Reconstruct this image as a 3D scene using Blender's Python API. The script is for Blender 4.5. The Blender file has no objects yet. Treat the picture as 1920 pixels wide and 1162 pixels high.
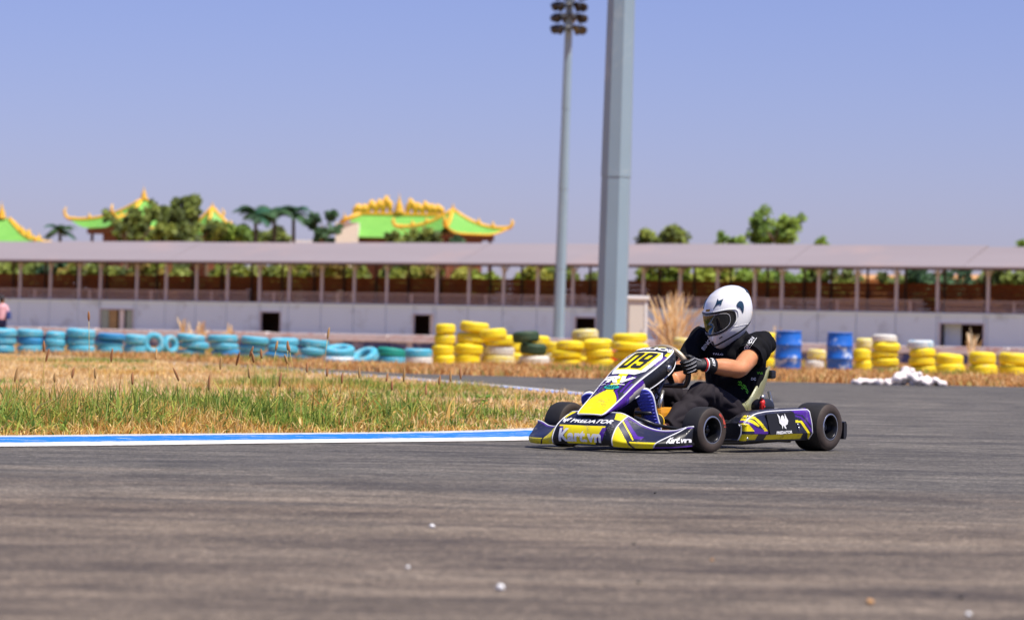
import bpy, bmesh, math, random
import numpy as np
from mathutils import Vector, Matrix, noise as mnoise
random.seed(7); RNG = np.random.default_rng(7)
sc = bpy.context.scene
COL = sc.collection
R = math.radians

# ------------------------------------------------------------------ camera, sky, sun, exposure
FPX, CAM_H, PITCH, ROLL = 6120.0, 0.617, R(0.483), R(1.2)
cam = bpy.data.cameras.new('camera')
cam.sensor_width = 36.0; cam.lens = 36.0 * FPX / 1920.0
cam.clip_start = 0.1; cam.clip_end = 6000
cam.dof.use_dof = True; cam.dof.focus_distance = 18.45; cam.dof.aperture_fstop = 4.1
camo = bpy.data.objects.new('camera', cam); COL.objects.link(camo)
CAMROT = Matrix.Rotation(math.pi/2 + PITCH, 3, 'X') @ Matrix.Rotation(ROLL, 3, 'Z')
camo.matrix_world = Matrix.Translation((0, 0, CAM_H)) @ CAMROT.to_4x4()
sc.camera = camo

SUN_EL, SUN_AZ = R(62), R(126)           # azimuth clockwise from +Y (view direction): right and behind the camera
world = bpy.data.worlds.new('World'); sc.world = world; world.use_nodes = True
nt = world.node_tree; nt.nodes.clear()
sky = nt.nodes.new('ShaderNodeTexSky'); sky.sky_type = 'NISHITA'; sky.sun_disc = False
sky.sun_elevation = SUN_EL; sky.sun_rotation = SUN_AZ
sky.air_density = 1.0; sky.dust_density = 0.6; sky.ozone_density = 4.0
tint = nt.nodes.new('ShaderNodeMix'); tint.data_type = 'RGBA'; tint.blend_type = 'MULTIPLY'
tint.inputs['Factor'].default_value = 1.0; tint.inputs['B'].default_value = (0.98, 0.87, 1.31, 1)
bg = nt.nodes.new('ShaderNodeBackground'); bg.inputs['Strength'].default_value = 0.068
wo = nt.nodes.new('ShaderNodeOutputWorld')
nt.links.new(sky.outputs[0], tint.inputs['A']); nt.links.new(tint.outputs['Result'], bg.inputs[0]); nt.links.new(bg.outputs[0], wo.inputs[0])
sun = bpy.data.lights.new('sun', 'SUN'); sun.energy = 4.6; sun.angle = R(0.53); sun.color = (1.0, 0.94, 0.85)
suno = bpy.data.objects.new('sun', sun); COL.objects.link(suno)
sdir = Vector((math.sin(SUN_AZ)*math.cos(SUN_EL), math.cos(SUN_AZ)*math.cos(SUN_EL), math.sin(SUN_EL)))
suno.rotation_euler = sdir.to_track_quat('Z', 'Y').to_euler(); suno.location = (30, -30, 60)
vs = sc.view_settings
vs.view_transform = 'Standard'; vs.look = 'None'; vs.exposure = 0.50; vs.gamma = 1.0; vs.use_curve_mapping = False

# ------------------------------------------------------------------ helpers
def ray(u, v):
    return CAMROT @ Vector(((u-960)/FPX, -(v-581)/FPX, -1.0))
def gp(u, v, z=0.0):                     # place on the ground seen at a photo pixel
    d = ray(u, v); t = (z-CAM_H)/d.z
    return Vector((d.x*t, d.y*t, z))
def at(u, v, Y):                         # place at a distance Y seen at a photo pixel
    d = ray(u, v); t = Y/d.y
    return Vector((d.x*t, Y, CAM_H + d.z*t))
def lin(h):
    h = h.lstrip('#'); o = []
    for i in (0, 2, 4):
        c = int(h[i:i+2], 16)/255
        o.append(c/12.92 if c <= .04045 else ((c+.055)/1.055)**2.4)
    return tuple(o)
def c4(c): return (c[0], c[1], c[2], 1.0)

class NT:                                # tiny node-tree helper
    def __init__(s, name):
        s.m = bpy.data.materials.new(name); s.m.use_nodes = True
        s.t = s.m.node_tree; s.n = s.t.nodes; s.n.clear()
        s.out = s.n.new('ShaderNodeOutputMaterial'); s.b = s.n.new('ShaderNodeBsdfPrincipled')
        s.t.links.new(s.b.outputs[0], s.out.inputs[0])
    def add(s, typ, **kw):
        nd = s.n.new(typ)
        for k, v in kw.items(): setattr(nd, k, v)
        return nd
    def link(s, a, b): s.t.links.new(a, b)
    def coords(s, kind='Object', scale=(1, 1, 1), rot=(0, 0, 0)):
        tc = s.add('ShaderNodeTexCoord'); mp = s.add('ShaderNodeMapping')
        mp.inputs['Scale'].default_value = scale; mp.inputs['Rotation'].default_value = rot
        s.link(tc.outputs[kind], mp.inputs[0]); return mp.outputs[0]
    def world(s, scale=(1, 1, 1), rot=(0, 0, 0)):
        g = s.add('ShaderNodeNewGeometry'); mp = s.add('ShaderNodeMapping')
        mp.inputs['Scale'].default_value = scale; mp.inputs['Rotation'].default_value = rot
        s.link(g.outputs['Position'], mp.inputs[0]); return mp.outputs[0]
    def noise(s, vec, scale, detail=3, rough=.55, dist=0):
        nd = s.add('ShaderNodeTexNoise'); nd.inputs['Scale'].default_value = scale
        nd.inputs['Detail'].default_value = detail; nd.inputs['Roughness'].default_value = rough; nd.inputs['Distortion'].default_value = dist
        s.link(vec, nd.inputs['Vector']); return nd.outputs['Fac']
    def ramp(s, fac, stops):
        nd = s.add('ShaderNodeValToRGB'); e = nd.color_ramp.elements
        while len(e) < len(stops): e.new(.5)
        for q, (p, c) in zip(e, stops): q.position = p; q.color = c4(c) if len(c) == 3 else c
        s.link(fac, nd.inputs[0]); return nd.outputs[0]
    def mix(s, fac, a, b, mode='MIX'):
        nd = s.add('ShaderNodeMix', data_type='RGBA', blend_type=mode)
        for sock, val in ((nd.inputs['Factor'], fac), (nd.inputs['A'], a), (nd.inputs['B'], b)):
            if hasattr(val, 'is_output'): s.link(val, sock)
            elif isinstance(val, (int, float)): sock.default_value = val
            else: sock.default_value = c4(val)
        return nd.outputs['Result']
    def math(s, op, a, b=None):
        nd = s.add('ShaderNodeMath', operation=op)
        for sock, val in ((nd.inputs[0], a), (nd.inputs[1], b)):
            if val is None: continue
            if hasattr(val, 'is_output'): s.link(val, sock)
            else: sock.default_value = val
        return nd.outputs[0]
    def bump(s, h, strength=.3, dist=.01):
        nd = s.add('ShaderNodeBump'); nd.inputs['Strength'].default_value = strength; nd.inputs['Distance'].default_value = dist
        s.link(h, nd.inputs['Height']); s.link(nd.outputs[0], s.b.inputs['Normal'])
    def base(s, c):
        if hasattr(c, 'is_output'): s.link(c, s.b.inputs['Base Color'])
        else: s.b.inputs['Base Color'].default_value = c4(c)
    def set(s, rough=None, metal=None, spec=None, coat=None):
        if rough is not None:
            if hasattr(rough, 'is_output'): s.link(rough, s.b.inputs['Roughness'])
            else: s.b.inputs['Roughness'].default_value = rough
        if metal is not None: s.b.inputs['Metallic'].default_value = metal
        if spec is not None: s.b.inputs['Specular IOR Level'].default_value = spec
        if coat is not None: s.b.inputs['Coat Weight'].default_value = coat; s.b.inputs['Coat Roughness'].default_value = .08

def pm(name, col, rough=.6, metal=0, vary=.25, vscale=3., bump=0., bscale=60., spec=.5, coat=None, dirt=None, dirt_amt=.0, dscale=4.):
    n = NT(name); v = n.coords()
    f = n.noise(v, vscale, 4, .6)
    c = n.mix(f, tuple(x*(1-vary) for x in col), tuple(min(1, x*(1+vary)) for x in col))
    if dirt is not None:
        d = n.noise(v, dscale, 6, .65, .4)
        k = n.ramp(d, [(.62-dirt_amt, (0, 0, 0)), (.70-dirt_amt*.9, (1, 1, 1))])
        c = n.mix(k, c, dirt)
    n.base(c); n.set(rough, metal, spec, coat)
    if bump: n.bump(n.noise(v, bscale, 3), bump, .01)
    return n.m

def attr_mat(name, rough=.5, spec=.5, coat=None, scuff=None, translucent=0., vary=.12, vscale=30.):
    n = NT(name); a = n.add('ShaderNodeAttribute'); a.attribute_name = 'Col'
    v = n.coords(); f = n.noise(v, vscale, 3)
    c = n.mix(f, (1-vary,)*3, (1+vary,)*3); c = n.mix(1.0, a.outputs['Color'], c, 'MULTIPLY')
    if scuff:
        s1 = n.noise(v, 9, 6, .7, .5); s2 = n.noise(v, 120, 2)
        k = n.math('MULTIPLY', n.ramp(s1, [(.53, (0, 0, 0)), (.66, (1, 1, 1))]), n.ramp(s2, [(.40, (0, 0, 0)), (.62, (1, 1, 1))]))
        c = n.mix(n.math('MULTIPLY', k, scuff), c, (.20, .19, .18))
        s3 = n.noise(v, 5, 6, .75, 1.0); s4 = n.noise(n.coords(scale=(6, 6, 60)), 6, 4, .7)
        k3 = n.math('MULTIPLY', n.ramp(s3, [(.49, (0, 0, 0)), (.62, (1, 1, 1))]), n.ramp(s4, [(.45, (0, 0, 0)), (.6, (1, 1, 1))])); c = n.mix(n.math('MULTIPLY', k3, .7), c, (.035, .032, .03))   # rubber smears
        n.set(n.math('ADD', n.math('MULTIPLY', s1, .35), rough-.1))
    else: n.set(rough)
    n.base(c); n.set(None, None, spec, coat)
    if translucent:
        tr = n.add('ShaderNodeBsdfTranslucent'); n.link(c, tr.inputs[0]); mx = n.add('ShaderNodeMixShader'); mx.inputs[0].default_value = translucent
        n.link(n.b.outputs[0], mx.inputs[1]); n.link(tr.outputs[0], mx.inputs[2]); n.link(mx.outputs[0], n.out.inputs[0])
    return n.m

def tag(o, label=None, cat=None, group=None, kind=None):
    if label: o['label'] = label
    if cat: o['category'] = cat
    if group: o['group'] = group
    if kind: o['kind'] = kind
    return o
def link(o, parent=None):
    COL.objects.link(o)
    if parent is not None: o.parent = parent
    return o
def empty(name, loc=(0, 0, 0), rz=0., label=None, cat=None, group=None):
    o = bpy.data.objects.new(name, None); o.empty_display_size = .2
    o.location = loc; o.rotation_euler = (0, 0, rz); link(o); return tag(o, label, cat, group)
def mesh_data(name, verts, faces, mat=None, smooth=False, cols=None):
    me = bpy.data.meshes.new(name); me.from_pydata([tuple(v) for v in verts], [], [tuple(f) for f in faces]); 
    if mat: me.materials.append(mat)
    if smooth: me.polygons.foreach_set('use_smooth', [True]*len(me.polygons))
    if cols is not None:
        a = me.attributes.new('Col', 'FLOAT_COLOR', 'FACE')
        arr = np.ones((len(faces), 4), np.float32); arr[:, :3] = np.asarray(cols, np.float32); a.data.foreach_set('color', arr.ravel())
    me.update(); return me
def obj(name, me, parent=None, loc=None, rot=None, scale=None):
    o = bpy.data.objects.new(name, me); link(o, parent)
    if loc is not None: o.location = loc
    if rot is not None: o.rotation_euler = rot
    if scale is not None: o.scale = scale
    return o

class MB:                                # collects shapes, builds ONE mesh object
    def __init__(s): s.v = []; s.f = []; s.sm = []
    def add(s, verts, faces, smooth=False):
        k = len(s.v); s.v += [tuple(p) for p in verts]; s.f += [tuple(i+k for i in f) for f in faces]; s.sm += [smooth]*len(faces); return s
    def box(s, c, d, rz=0., ry=0., rx=0., bev=0.):
        M = Matrix.Rotation(rz, 3, 'Z') @ Matrix.Rotation(ry, 3, 'Y') @ Matrix.Rotation(rx, 3, 'X'); c = Vector(c)
        bm = bmesh.new(); bmesh.ops.create_cube(bm, size=1)
        for v in bm.verts: v.co = Vector((v.co.x*d[0], v.co.y*d[1], v.co.z*d[2]))
        if bev: bmesh.ops.bevel(bm, geom=list(bm.edges), offset=bev, segments=2, affect='EDGES', profile=.6)
        bm.verts.ensure_lookup_table()
        vs_ = [c + M @ v.co for v in bm.verts]; fs = [[v.index for v in f.verts] for f in bm.faces]; bm.free()
        return s.add(vs_, fs, False)
    def tube(s, pts, r, seg=10, closed=False, caps=True, flat=None):
        pts = [Vector(p) for p in pts]; n = len(pts); rr = r if isinstance(r, (list, tuple)) else [r]*n
        up = None; vs_ = []
        for i, p in enumerate(pts):
            if closed: t = pts[(i+1) % n]-pts[i-1]
            else: t = pts[min(i+1, n-1)]-pts[max(i-1, 0)]
            t.normalize()
            if up is None:
                up = Vector((0, 0, 1)) if abs(t.z) < .9 else Vector((1, 0, 0))
            a = (up - t*up.dot(t)).normalized(); up = a; b = t.cross(a)
            for k in range(seg):
                w = 2*math.pi*k/seg; q = a*math.cos(w)*rr[i] + b*math.sin(w)*rr[i]*(flat or 1)
                vs_.append(p+q)
        fs = []
        m = n if closed else n-1
        for i in range(m):
            for k in range(seg):
                a0 = i*seg+k; a1 = i*seg+(k+1) % seg; j = (i+1) % n; fs.append((a0, a1, j*seg+(k+1) % seg, j*seg+k))
        if caps and not closed: fs.append(tuple(range(seg))[::-1]); fs.append(tuple((n-1)*seg+k for k in range(seg)))
        return s.add(vs_, fs, True)
    def lathe(s, prof, seg=24, c=(0, 0, 0), axis='Z', M=None, closed=False):
        c = Vector(c); vs_ = []
        for (r_, h) in prof:
            for k in range(seg):
                w = 2*math.pi*k/seg; x, y = r_*math.cos(w), r_*math.sin(w)
                p = Vector((x, y, h)) if axis == 'Z' else (Vector((x, h, y)) if axis == 'Y' else Vector((h, x, y)))
                if M is not None: p = M @ p
                vs_.append(c+p)
        fs = []; n = len(prof)
        for i in range(n if closed else n-1):
            for k in range(seg):
                j = (i+1) % n; fs.append((i*seg+k, i*seg+(k+1) % seg, j*seg+(k+1) % seg, j*seg+k))
        return s.add(vs_, fs, True)
    def loft(s, rings, caps=True, smooth=True):
        n = len(rings[0]); vs_ = [p for r_ in rings for p in r_]; fs = []
        for i in range(len(rings)-1):
            for k in range(n): fs.append((i*n+k, i*n+(k+1) % n, (i+1)*n+(k+1) % n, (i+1)*n+k))
        if caps: fs.append(tuple(range(n))[::-1]); fs.append(tuple((len(rings)-1)*n+k for k in range(n)))
        return s.add(vs_, fs, smooth)
    def prism(s, poly, a, b):            # poly: list of 2D (p,q); a,b: functions giving the two 3D ends
        n = len(poly); vs_ = [a(*p) for p in poly]+[b(*p) for p in poly]
        return s.add(vs_, [tuple(range(n))[::-1], tuple(range(n, 2*n))]+[(i, (i+1) % n, n+(i+1) % n, n+i) for i in range(n)])
    def data(s, name, mat):
        me = bpy.data.meshes.new(name); me.from_pydata(s.v, [], s.f)
        if mat: me.materials.append(mat)
        me.polygons.foreach_set('use_smooth', s.sm)
        bm = bmesh.new(); bm.from_mesh(me); bmesh.ops.recalc_face_normals(bm, faces=bm.faces); bm.to_mesh(me); bm.free()
        me.update(); return me
    def build(s, name, mat, parent=None, loc=None, rot=None, autosm=False):
        o = obj(name, s.data(name, mat), parent, loc, rot)
        if autosm:
            o.data.set_sharp_from_angle(angle=R(38)) if hasattr(o.data, 'set_sharp_from_angle') else None
        return o

def catmull(pts, n):                     # smooth open curve through points
    P = [np.array(p, float) for p in pts]; P = [2*P[0]-P[1]]+P+[2*P[-1]-P[-2]]; out = []
    for i in range(1, len(P)-2):
        for k in range(n):
            t = k/n; a, b, c, d = P[i-1:i+3]
            out.append(.5*((2*b)+(-a+c)*t+(2*a-5*b+4*c-d)*t*t+(-a+3*b-3*c+d)*t**3))
    out.append(P[-2]); return out
def lerp_table(tab, x):                  # tab: sorted list of (x, v...) -> smooth interpolation
    xs = [t[0] for t in tab]
    if x <= xs[0]: return np.array(tab[0][1:], float)
    if x >= xs[-1]: return np.array(tab[-1][1:], float)
    i = max(j for j in range(len(xs)) if xs[j] <= x); i = min(i, len(xs)-2)
    t = (x-xs[i])/(xs[i+1]-xs[i]); g = lambda j: np.array(tab[max(0, min(len(tab)-1, j))][1:], float)
    a, b, c, d = g(i-1), g(i), g(i+1), g(i+2)
    return .5*((2*b)+(-a+c)*t+(2*a-5*b+4*c-d)*t*t+(-a+3*b-3*c+d)*t**3)
def inpoly(x, y, poly):
    r = False; n = len(poly)
    for i in range(n):
        x1, y1 = poly[i]; x2, y2 = poly[(i+1) % n]
        if (y1 > y) != (y2 > y) and x < (x2-x1)*(y-y1)/(y2-y1)+x1: r = not r
    return r
def inpoly_np(X, Y, poly):
    r = np.zeros(X.shape, bool); n = len(poly)
    for i in range(n):
        x1, y1 = poly[i]; x2, y2 = poly[(i+1) % n]
        if y1 == y2: continue
        r ^= ((y1 > Y) != (y2 > Y)) & (X < (x2-x1)*(Y-y1)/(y2-y1)+x1)
    return r
ORD = ['first', 'second', 'third', 'fourth', 'fifth', 'sixth', 'seventh', 'eighth', 'ninth', 'tenth', 'eleventh', 'twelfth', 'thirteenth', 'fourteenth', 'fifteenth', 'sixteenth', 'seventeenth', 'eighteenth']

# ------------------------------------------------------------------ ground, track, infield, kerb
n = NT('dry_earth'); v = n.world()
c = n.ramp(n.noise(v, .35, 6, .6), [(.3, lin('#a9875a')), (.55, lin('#c09a66')), (.75, lin('#8f7a48'))])
c = n.mix(n.math('MULTIPLY', n.noise(v, 9, 4), .6), c, lin('#b98d52')); n.base(c); n.set(.95, spec=.1); n.bump(n.noise(v, 18, 4), .6, .05); M_EARTH = n.m
S = 3000
tag(obj('ground', mesh_data('ground', [(-S, -S, -.02), (S, -S, -.02), (S, S, -.02), (-S, S, -.02)], [(0, 1, 2, 3)], M_EARTH)), kind='structure')

n = NT('asphalt'); v = n.world(); vx = n.world((.24, 1.0, 1), (0, 0, R(4)))
vx2 = n.world((.035, .55, 1), (0, 0, R(-3)))
g1 = n.noise(vx, 2.4, 7, .7, .8); g2 = n.noise(vx2, 1.6, 5, .65, .5); g3 = n.noise(v, 1.1, 4, .6)
c = n.ramp(g1, [(.30, (.060, .054, .044)), (.45, (.098, .088, .072)), (.58, (.132, .118, .096)), (.76, (.185, .165, .136))])
sy = n.add('ShaderNodeSeparateXYZ'); n.link(v, sy.inputs[0])
dust = n.ramp(n.math('ADD', n.math('MULTIPLY', n.math('SUBTRACT', 15.5, sy.outputs[1]), .16), n.math('MULTIPLY', n.math('SUBTRACT', n.noise(vx, 1.2, 5, .65), .5), 1.2)), [(.10, (0, 0, 0)), (.75, (1, 1, 1))])   # dusty strip off the racing line
c = n.mix(dust, c, n.ramp(g1, [(.28, (.070, .053, .036)), (.43, (.120, .092, .064)), (.57, (.172, .134, .094)), (.76, (.250, .200, .145))]))
c = n.mix(n.math('MULTIPLY', n.ramp(g2, [(.42, (0, 0, 0)), (.62, (1, 1, 1))]), .65), c, n.mix(1.0, c, (.66, .66, .68), 'MULTIPLY'))
pc = n.add('ShaderNodeVectorMath', operation='DISTANCE'); n.link(n.world((1, 1, 0)), pc.inputs[0]); pc.inputs[1].default_value = (-7.0, 36.0, 0)
cx = n.add('ShaderNodeCombineXYZ'); n.link(pc.outputs['Value'], cx.inputs[0]); n.link(n.math('MULTIPLY', sy.outputs[0], .035), cx.inputs[1])
arc = n.noise(cx.outputs[0], 1.9, 4, .7)                       # rubber laid along the line round the hairpin
c = n.mix(n.math('MULTIPLY', n.ramp(arc, [(.54, (0, 0, 0)), (.66, (1, 1, 1))]), .55), c, n.mix(1.0, c, (.45, .45, .46), 'MULTIPLY'))
c = n.mix(n.math('MULTIPLY', n.ramp(arc, [(.33, (1, 1, 1)), (.45, (0, 0, 0))]), .5), c, n.mix(1.0, c, (1.4, 1.38, 1.34), 'MULTIPLY'))
mo = n.noise(v, 22, 6, .8); c = n.mix(1.0, c, n.ramp(mo, [(.34, (.55,)*3), (.5, (1,)*3), (.66, (1.6,)*3)]), 'MULTIPLY')   # mottled aggregate
mo2 = n.noise(n.world((.6, 1, 1)), 4, 7, .8, .6); c = n.mix(1.0, c, n.ramp(mo2, [(.34, (.66,)*3), (.5, (1,)*3), (.66, (1.32,)*3)]), 'MULTIPLY')
pt = n.noise(v, .8, 6, .75, .6); c = n.mix(1.0, c, n.ramp(pt, [(.3, (.72,)*3), (.5, (1,)*3), (.7, (1.25,)*3)]), 'MULTIPLY')   # patchy wear
st = n.noise(n.world((.05, 2.6, 1), (0, 0, R(2))), 3.0, 5, .75, .3)      # thin rubber and dust streaks along the lap
c = n.mix(n.math('MULTIPLY', n.ramp(st, [(.58, (0, 0, 0)), (.68, (1, 1, 1))]), .28), c, (.215, .19, .155))
c = n.mix(n.math('MULTIPLY', n.ramp(st, [(.30, (1, 1, 1)), (.40, (0, 0, 0))]), .28), c, (.05, .047, .044))
vo = n.add('ShaderNodeTexVoronoi'); vo.inputs['Scale'].default_value = 85; n.link(v, vo.inputs['Vector'])
sp = n.add('ShaderNodeSeparateColor'); n.link(vo.outputs['Color'], sp.inputs[0])
c = n.mix(n.ramp(sp.outputs[0], [(.0, (.6,)*3), (1, (.6,)*3)]), c, n.mix(1.0, c, n.ramp(sp.outputs[0], [(0, (.45,)*3), (.6, (1.0,)*3), (.93, (1.25,)*3), (1, (2.6,)*3)]), 'MULTIPLY'))
gr = n.noise(v, 70, 4, .75); c = n.mix(1.0, c, n.ramp(gr, [(.30, (.50,)*3), (.5, (1.0,)*3), (.70, (1.65,)*3)]), 'MULTIPLY')
n.base(c); n.set(n.math('ADD', n.math('MULTIPLY', g1, .2), .62), spec=.35); n.bump(n.math('ADD', vo.outputs['Distance'], gr), .5, .006); M_ASPH = n.m
far_edge = [(90, 46), (30, 50), (8, 52), (4.1, 52.2), (1.0, 51.6), (-1.6, 52.6), (-5.2, 61.6), (-9.2, 70.5), (-16, 86), (-40, 130)]
track = [(-40, -20), (90, -20)]+far_edge
near_side = [(-30, 2.5), (-12, 10.3), (-6, 13.9), (-2.61, 16.75), (-1.34, 18.07), (.13, 19.61), (1.0, 21.2), (1.7, 23.4), (2.2, 26.0), (2.5, 28.4), (2.5, 30.0), (2.1, 32.0), (1.5, 34.4), (.80, 37.2), (-1.17, 45.65), (-4.4, 56), (-9.6, 68), (-22, 94)]
def flat_poly(name, poly, z, mat, kind='structure'):
    bm = bmesh.new(); vs_ = [bm.verts.new((x, y, z)) for x, y in poly]; f = bm.faces.new(vs_); bmesh.ops.triangulate(bm, faces=[f])
    bmesh.ops.recalc_face_normals(bm, faces=bm.faces)
    me = bpy.data.meshes.new(name); bm.to_mesh(me); bm.free(); me.materials.append(mat)
    if me.polygons[0].normal.z < 0: me.flip_normals()
    return tag(obj(name, me), kind=kind)
flat_poly('race_track', track, 0.0, M_ASPH)
edge = catmull(near_side, 10); edge2 = [Vector((p[0], p[1])) for p in edge]
flat_poly('infield_ground', [(p.x, p.y) for p in edge2]+[(-60, 94), (-60, 2.5)], .006, M_EARTH)

n = NT('kerb_paint'); uv = n.add('ShaderNodeUVMap'); sx = n.add('ShaderNodeSeparateXYZ'); n.link(uv.outputs[0], sx.inputs[0]); v = n.world()
wob = n.math('MULTIPLY', n.math('SUBTRACT', n.noise(n.world((1.2, 1.2, 1)), 3.5, 7, .8, .6), .5), .22)
u = n.math('ADD', sx.outputs[0], wob)
scr = n.math('LESS_THAN', n.noise(n.world((.5, 3.0, 1)), 5, 6, .8), .60)   # scraped streaks in the blue
blue = n.math('MULTIPLY', scr, n.math('MULTIPLY', n.math('GREATER_THAN', u, .23), n.math('LESS_THAN', u, .79)))
gap = n.math('LESS_THAN', n.noise(n.world((.35, .35, 1)), 1.6, 6, .75), .64)     # paint worn through to white in places
wear = n.ramp(n.noise(v, 9, 7, .8), [(.56, (0, 0, 0)), (.66, (1, 1, 1))])
white = n.mix(n.noise(v, 6, 5), (.58, .57, .55), (.80, .79, .77))
bl = n.mix(n.noise(v, 4, 4), (.007, .135, .54), (.013, .21, .70))
c = n.mix(n.math('MULTIPLY', blue, gap), white, bl)
c = n.mix(n.math('MULTIPLY', wear, .6), c, (.34, .33, .32)); n.base(c); n.set(.6, spec=.3); n.bump(n.noise(v, 60, 3), .25, .004); M_KERB = n.m
vs_, fs, uvs = [], [], []; prof = [(0, .004), (.01, .012), (.25, .016), (.5, .020), (.75, .023), (.99, .025), (1.0, .006)]
L = 0
for i, p in enumerate(edge2):
    a = edge2[max(0, i-1)]; b = edge2[min(len(edge2)-1, i+1)]; t = (b-a).normalized(); nrm = Vector((-t.y, t.x))
    if i: L += (p-edge2[i-1]).length
    for (o_, h) in prof: q = p+nrm*o_*.92; vs_.append((q.x, q.y, h)); uvs.append((o_, L))
m = len(prof)
for i in range(len(edge2)-1):
    for k in range(m-1): fs.append((i*m+k, (i+1)*m+k, (i+1)*m+k+1, i*m+k+1))
me = mesh_data('kerb', vs_, fs, M_KERB, True); ul = me.uv_layers.new(name='UVMap')
for lp in me.loops: ul.data[lp.index].uv = uvs[lp.vertex_index]
bm = bmesh.new(); bm.from_mesh(me); bmesh.ops.recalc_face_normals(bm, faces=bm.faces); bm.to_mesh(me); bm.free()
if me.polygons[20].normal.z < 0: me.flip_normals()
tag(obj('kerb', me), kind='structure')

# ------------------------------------------------------------------ grass
M_GRASS = attr_mat('grass_blades', rough=.75, spec=.2, translucent=.3, vary=.15, vscale=2.)
def pal(hexes): return np.array([lin(h) for h in hexes])
DRY = pal(['#e6c474', '#dcb464', '#edd090', '#cfa254', '#e8cc8c', '#d8b060', '#bc8a4c'])
TAN = pal(['#ecd09c', '#e6c68c', '#f2dcb0', '#dcb880', '#e8cc94'])
GREEN = pal(['#8aa044', '#a4ae4c', '#74903c', '#b6b858', '#62843a', '#94ac58'])
def blades(name, X, Y, Hh, W, colors, lean=.45, z0=.004, label=None, cat=None):
    N = len(X); ang = RNG.uniform(0, 2*np.pi, N); la = RNG.uniform(0, 2*np.pi, N); ln = RNG.random(N)**1.3*lean*Hh*2
    dx, dy = np.cos(ang)*W/2, np.sin(ang)*W/2; lx, ly = np.cos(la)*ln, np.sin(la)*ln
    z = np.full(N, z0)
    V = np.empty((N, 5, 3), np.float32)
    V[:, 0] = np.stack([X-dx, Y-dy, z], 1); V[:, 1] = np.stack([X+dx, Y+dy, z], 1)
    V[:, 2] = np.stack([X+dx*.8+lx*.35, Y+dy*.8+ly*.35, z+Hh*.55], 1); V[:, 3] = np.stack([X-dx*.8+lx*.35, Y-dy*.8+ly*.35, z+Hh*.55], 1)
    V[:, 4] = np.stack([X+lx, Y+ly, z+Hh*np.sqrt(np.clip(1-(ln/(Hh*1.6+1e-6))**2, .15, 1))], 1)
    me = bpy.data.meshes.new(name); me.vertices.add(N*5); me.vertices.foreach_set('co', V.ravel())
    b = (np.arange(N)*5)[:, None]
    idx = np.concatenate([b+np.array([0, 1, 2, 3]), b+np.array([3, 2, 4])], 1).astype(np.int32).ravel()
    me.loops.add(N*7); me.loops.foreach_set('vertex_index', idx)
    me.polygons.add(N*2); st_ = np.stack([np.arange(N)*7, np.arange(N)*7+4], 1).astype(np.int32).ravel(); me.polygons.foreach_set('loop_start', st_)
    me.materials.append(M_GRASS); me.update(calc_edges=True)
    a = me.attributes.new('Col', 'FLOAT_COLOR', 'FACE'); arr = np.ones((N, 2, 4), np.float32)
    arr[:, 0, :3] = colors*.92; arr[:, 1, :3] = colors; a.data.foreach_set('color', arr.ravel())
    return tag(obj(name, me), label, cat, kind='stuff')
def vnoise(X, Y, s, seed=0.):
    return np.array([mnoise.noise((x*s+seed, y*s-seed, seed)) for x, y in zip(X, Y)])
EX = np.array([p.x for p in edge2]); EY = np.array([p.y for p in edge2])
def edge_dist(X, Y):
    out = np.empty(len(X))
    for i in range(0, len(X), 20000):
        out[i:i+20000] = np.sqrt(((X[i:i+20000, None]-EX)**2+(Y[i:i+20000, None]-EY)**2).min(1))
    return out
INF = [(p.x, p.y) for p in edge2]+[(-60, 94), (-60, 2.5)]
def pick(palette, N): return palette[RNG.integers(0, len(palette), N)]*RNG.uniform(.78, 1.15, (N, 1))
# near band of long mixed grass behind the kerb
N = 270000
Yr = 12+RNG.random(N)**1.15*24; Xr = RNG.uniform(-.225, .055, N)*Yr+RNG.normal(0, .25, N)-.15
k = inpoly_np(Xr, Yr, INF); Xr, Yr = Xr[k], Yr[k]; ed = edge_dist(Xr, Yr); k = ed > .90+.10*RNG.random(len(ed))**2-.05*RNG.random(len(ed)); Xr, Yr, ed = Xr[k], Yr[k], ed[k]
band = 1/(1+np.exp((ed-2.8-vnoise(Xr, Yr, .5, 3.)*1.6+np.where(Xr > -1.2, 1.25, .6)*(Xr+1.2))*2.0))      # long grass only near the kerb, fading out to the tip
pn = vnoise(Xr, Yr, 1.3, 1.7); pn2 = vnoise(Xr, Yr, .55, 8.2)
green = np.clip(.50+pn*1.7+pn2*.9-np.clip(1.55-ed, 0, 1)*1.1-np.clip(-2.2-Xr, 0, 2)*.25, .03, .92)*np.clip(band*1.5, .02, 1)
isg = RNG.random(len(Xr)) < green
Hh = (.045+.145*band*np.clip((ed-.93)/.7, .12, 1)*np.clip(.75-Xr*.16, .55, 1.2)*(1+pn*.5))*RNG.uniform(.45, 1.25, len(Xr))
Hh = np.where(isg, Hh*1.12, Hh)
colr = np.where(isg[:, None], pick(GREEN, len(Xr)), np.where((band > .4)[:, None], pick(DRY, len(Xr)), pick(TAN, len(Xr))))
blades('grass', Xr, Yr, Hh, np.where(isg, .0100, .0075)*RNG.uniform(.7, 1.5, len(Xr)), colr, lean=.85, label='long mixed green and straw grass behind the near blue kerb', cat='grass')
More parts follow.
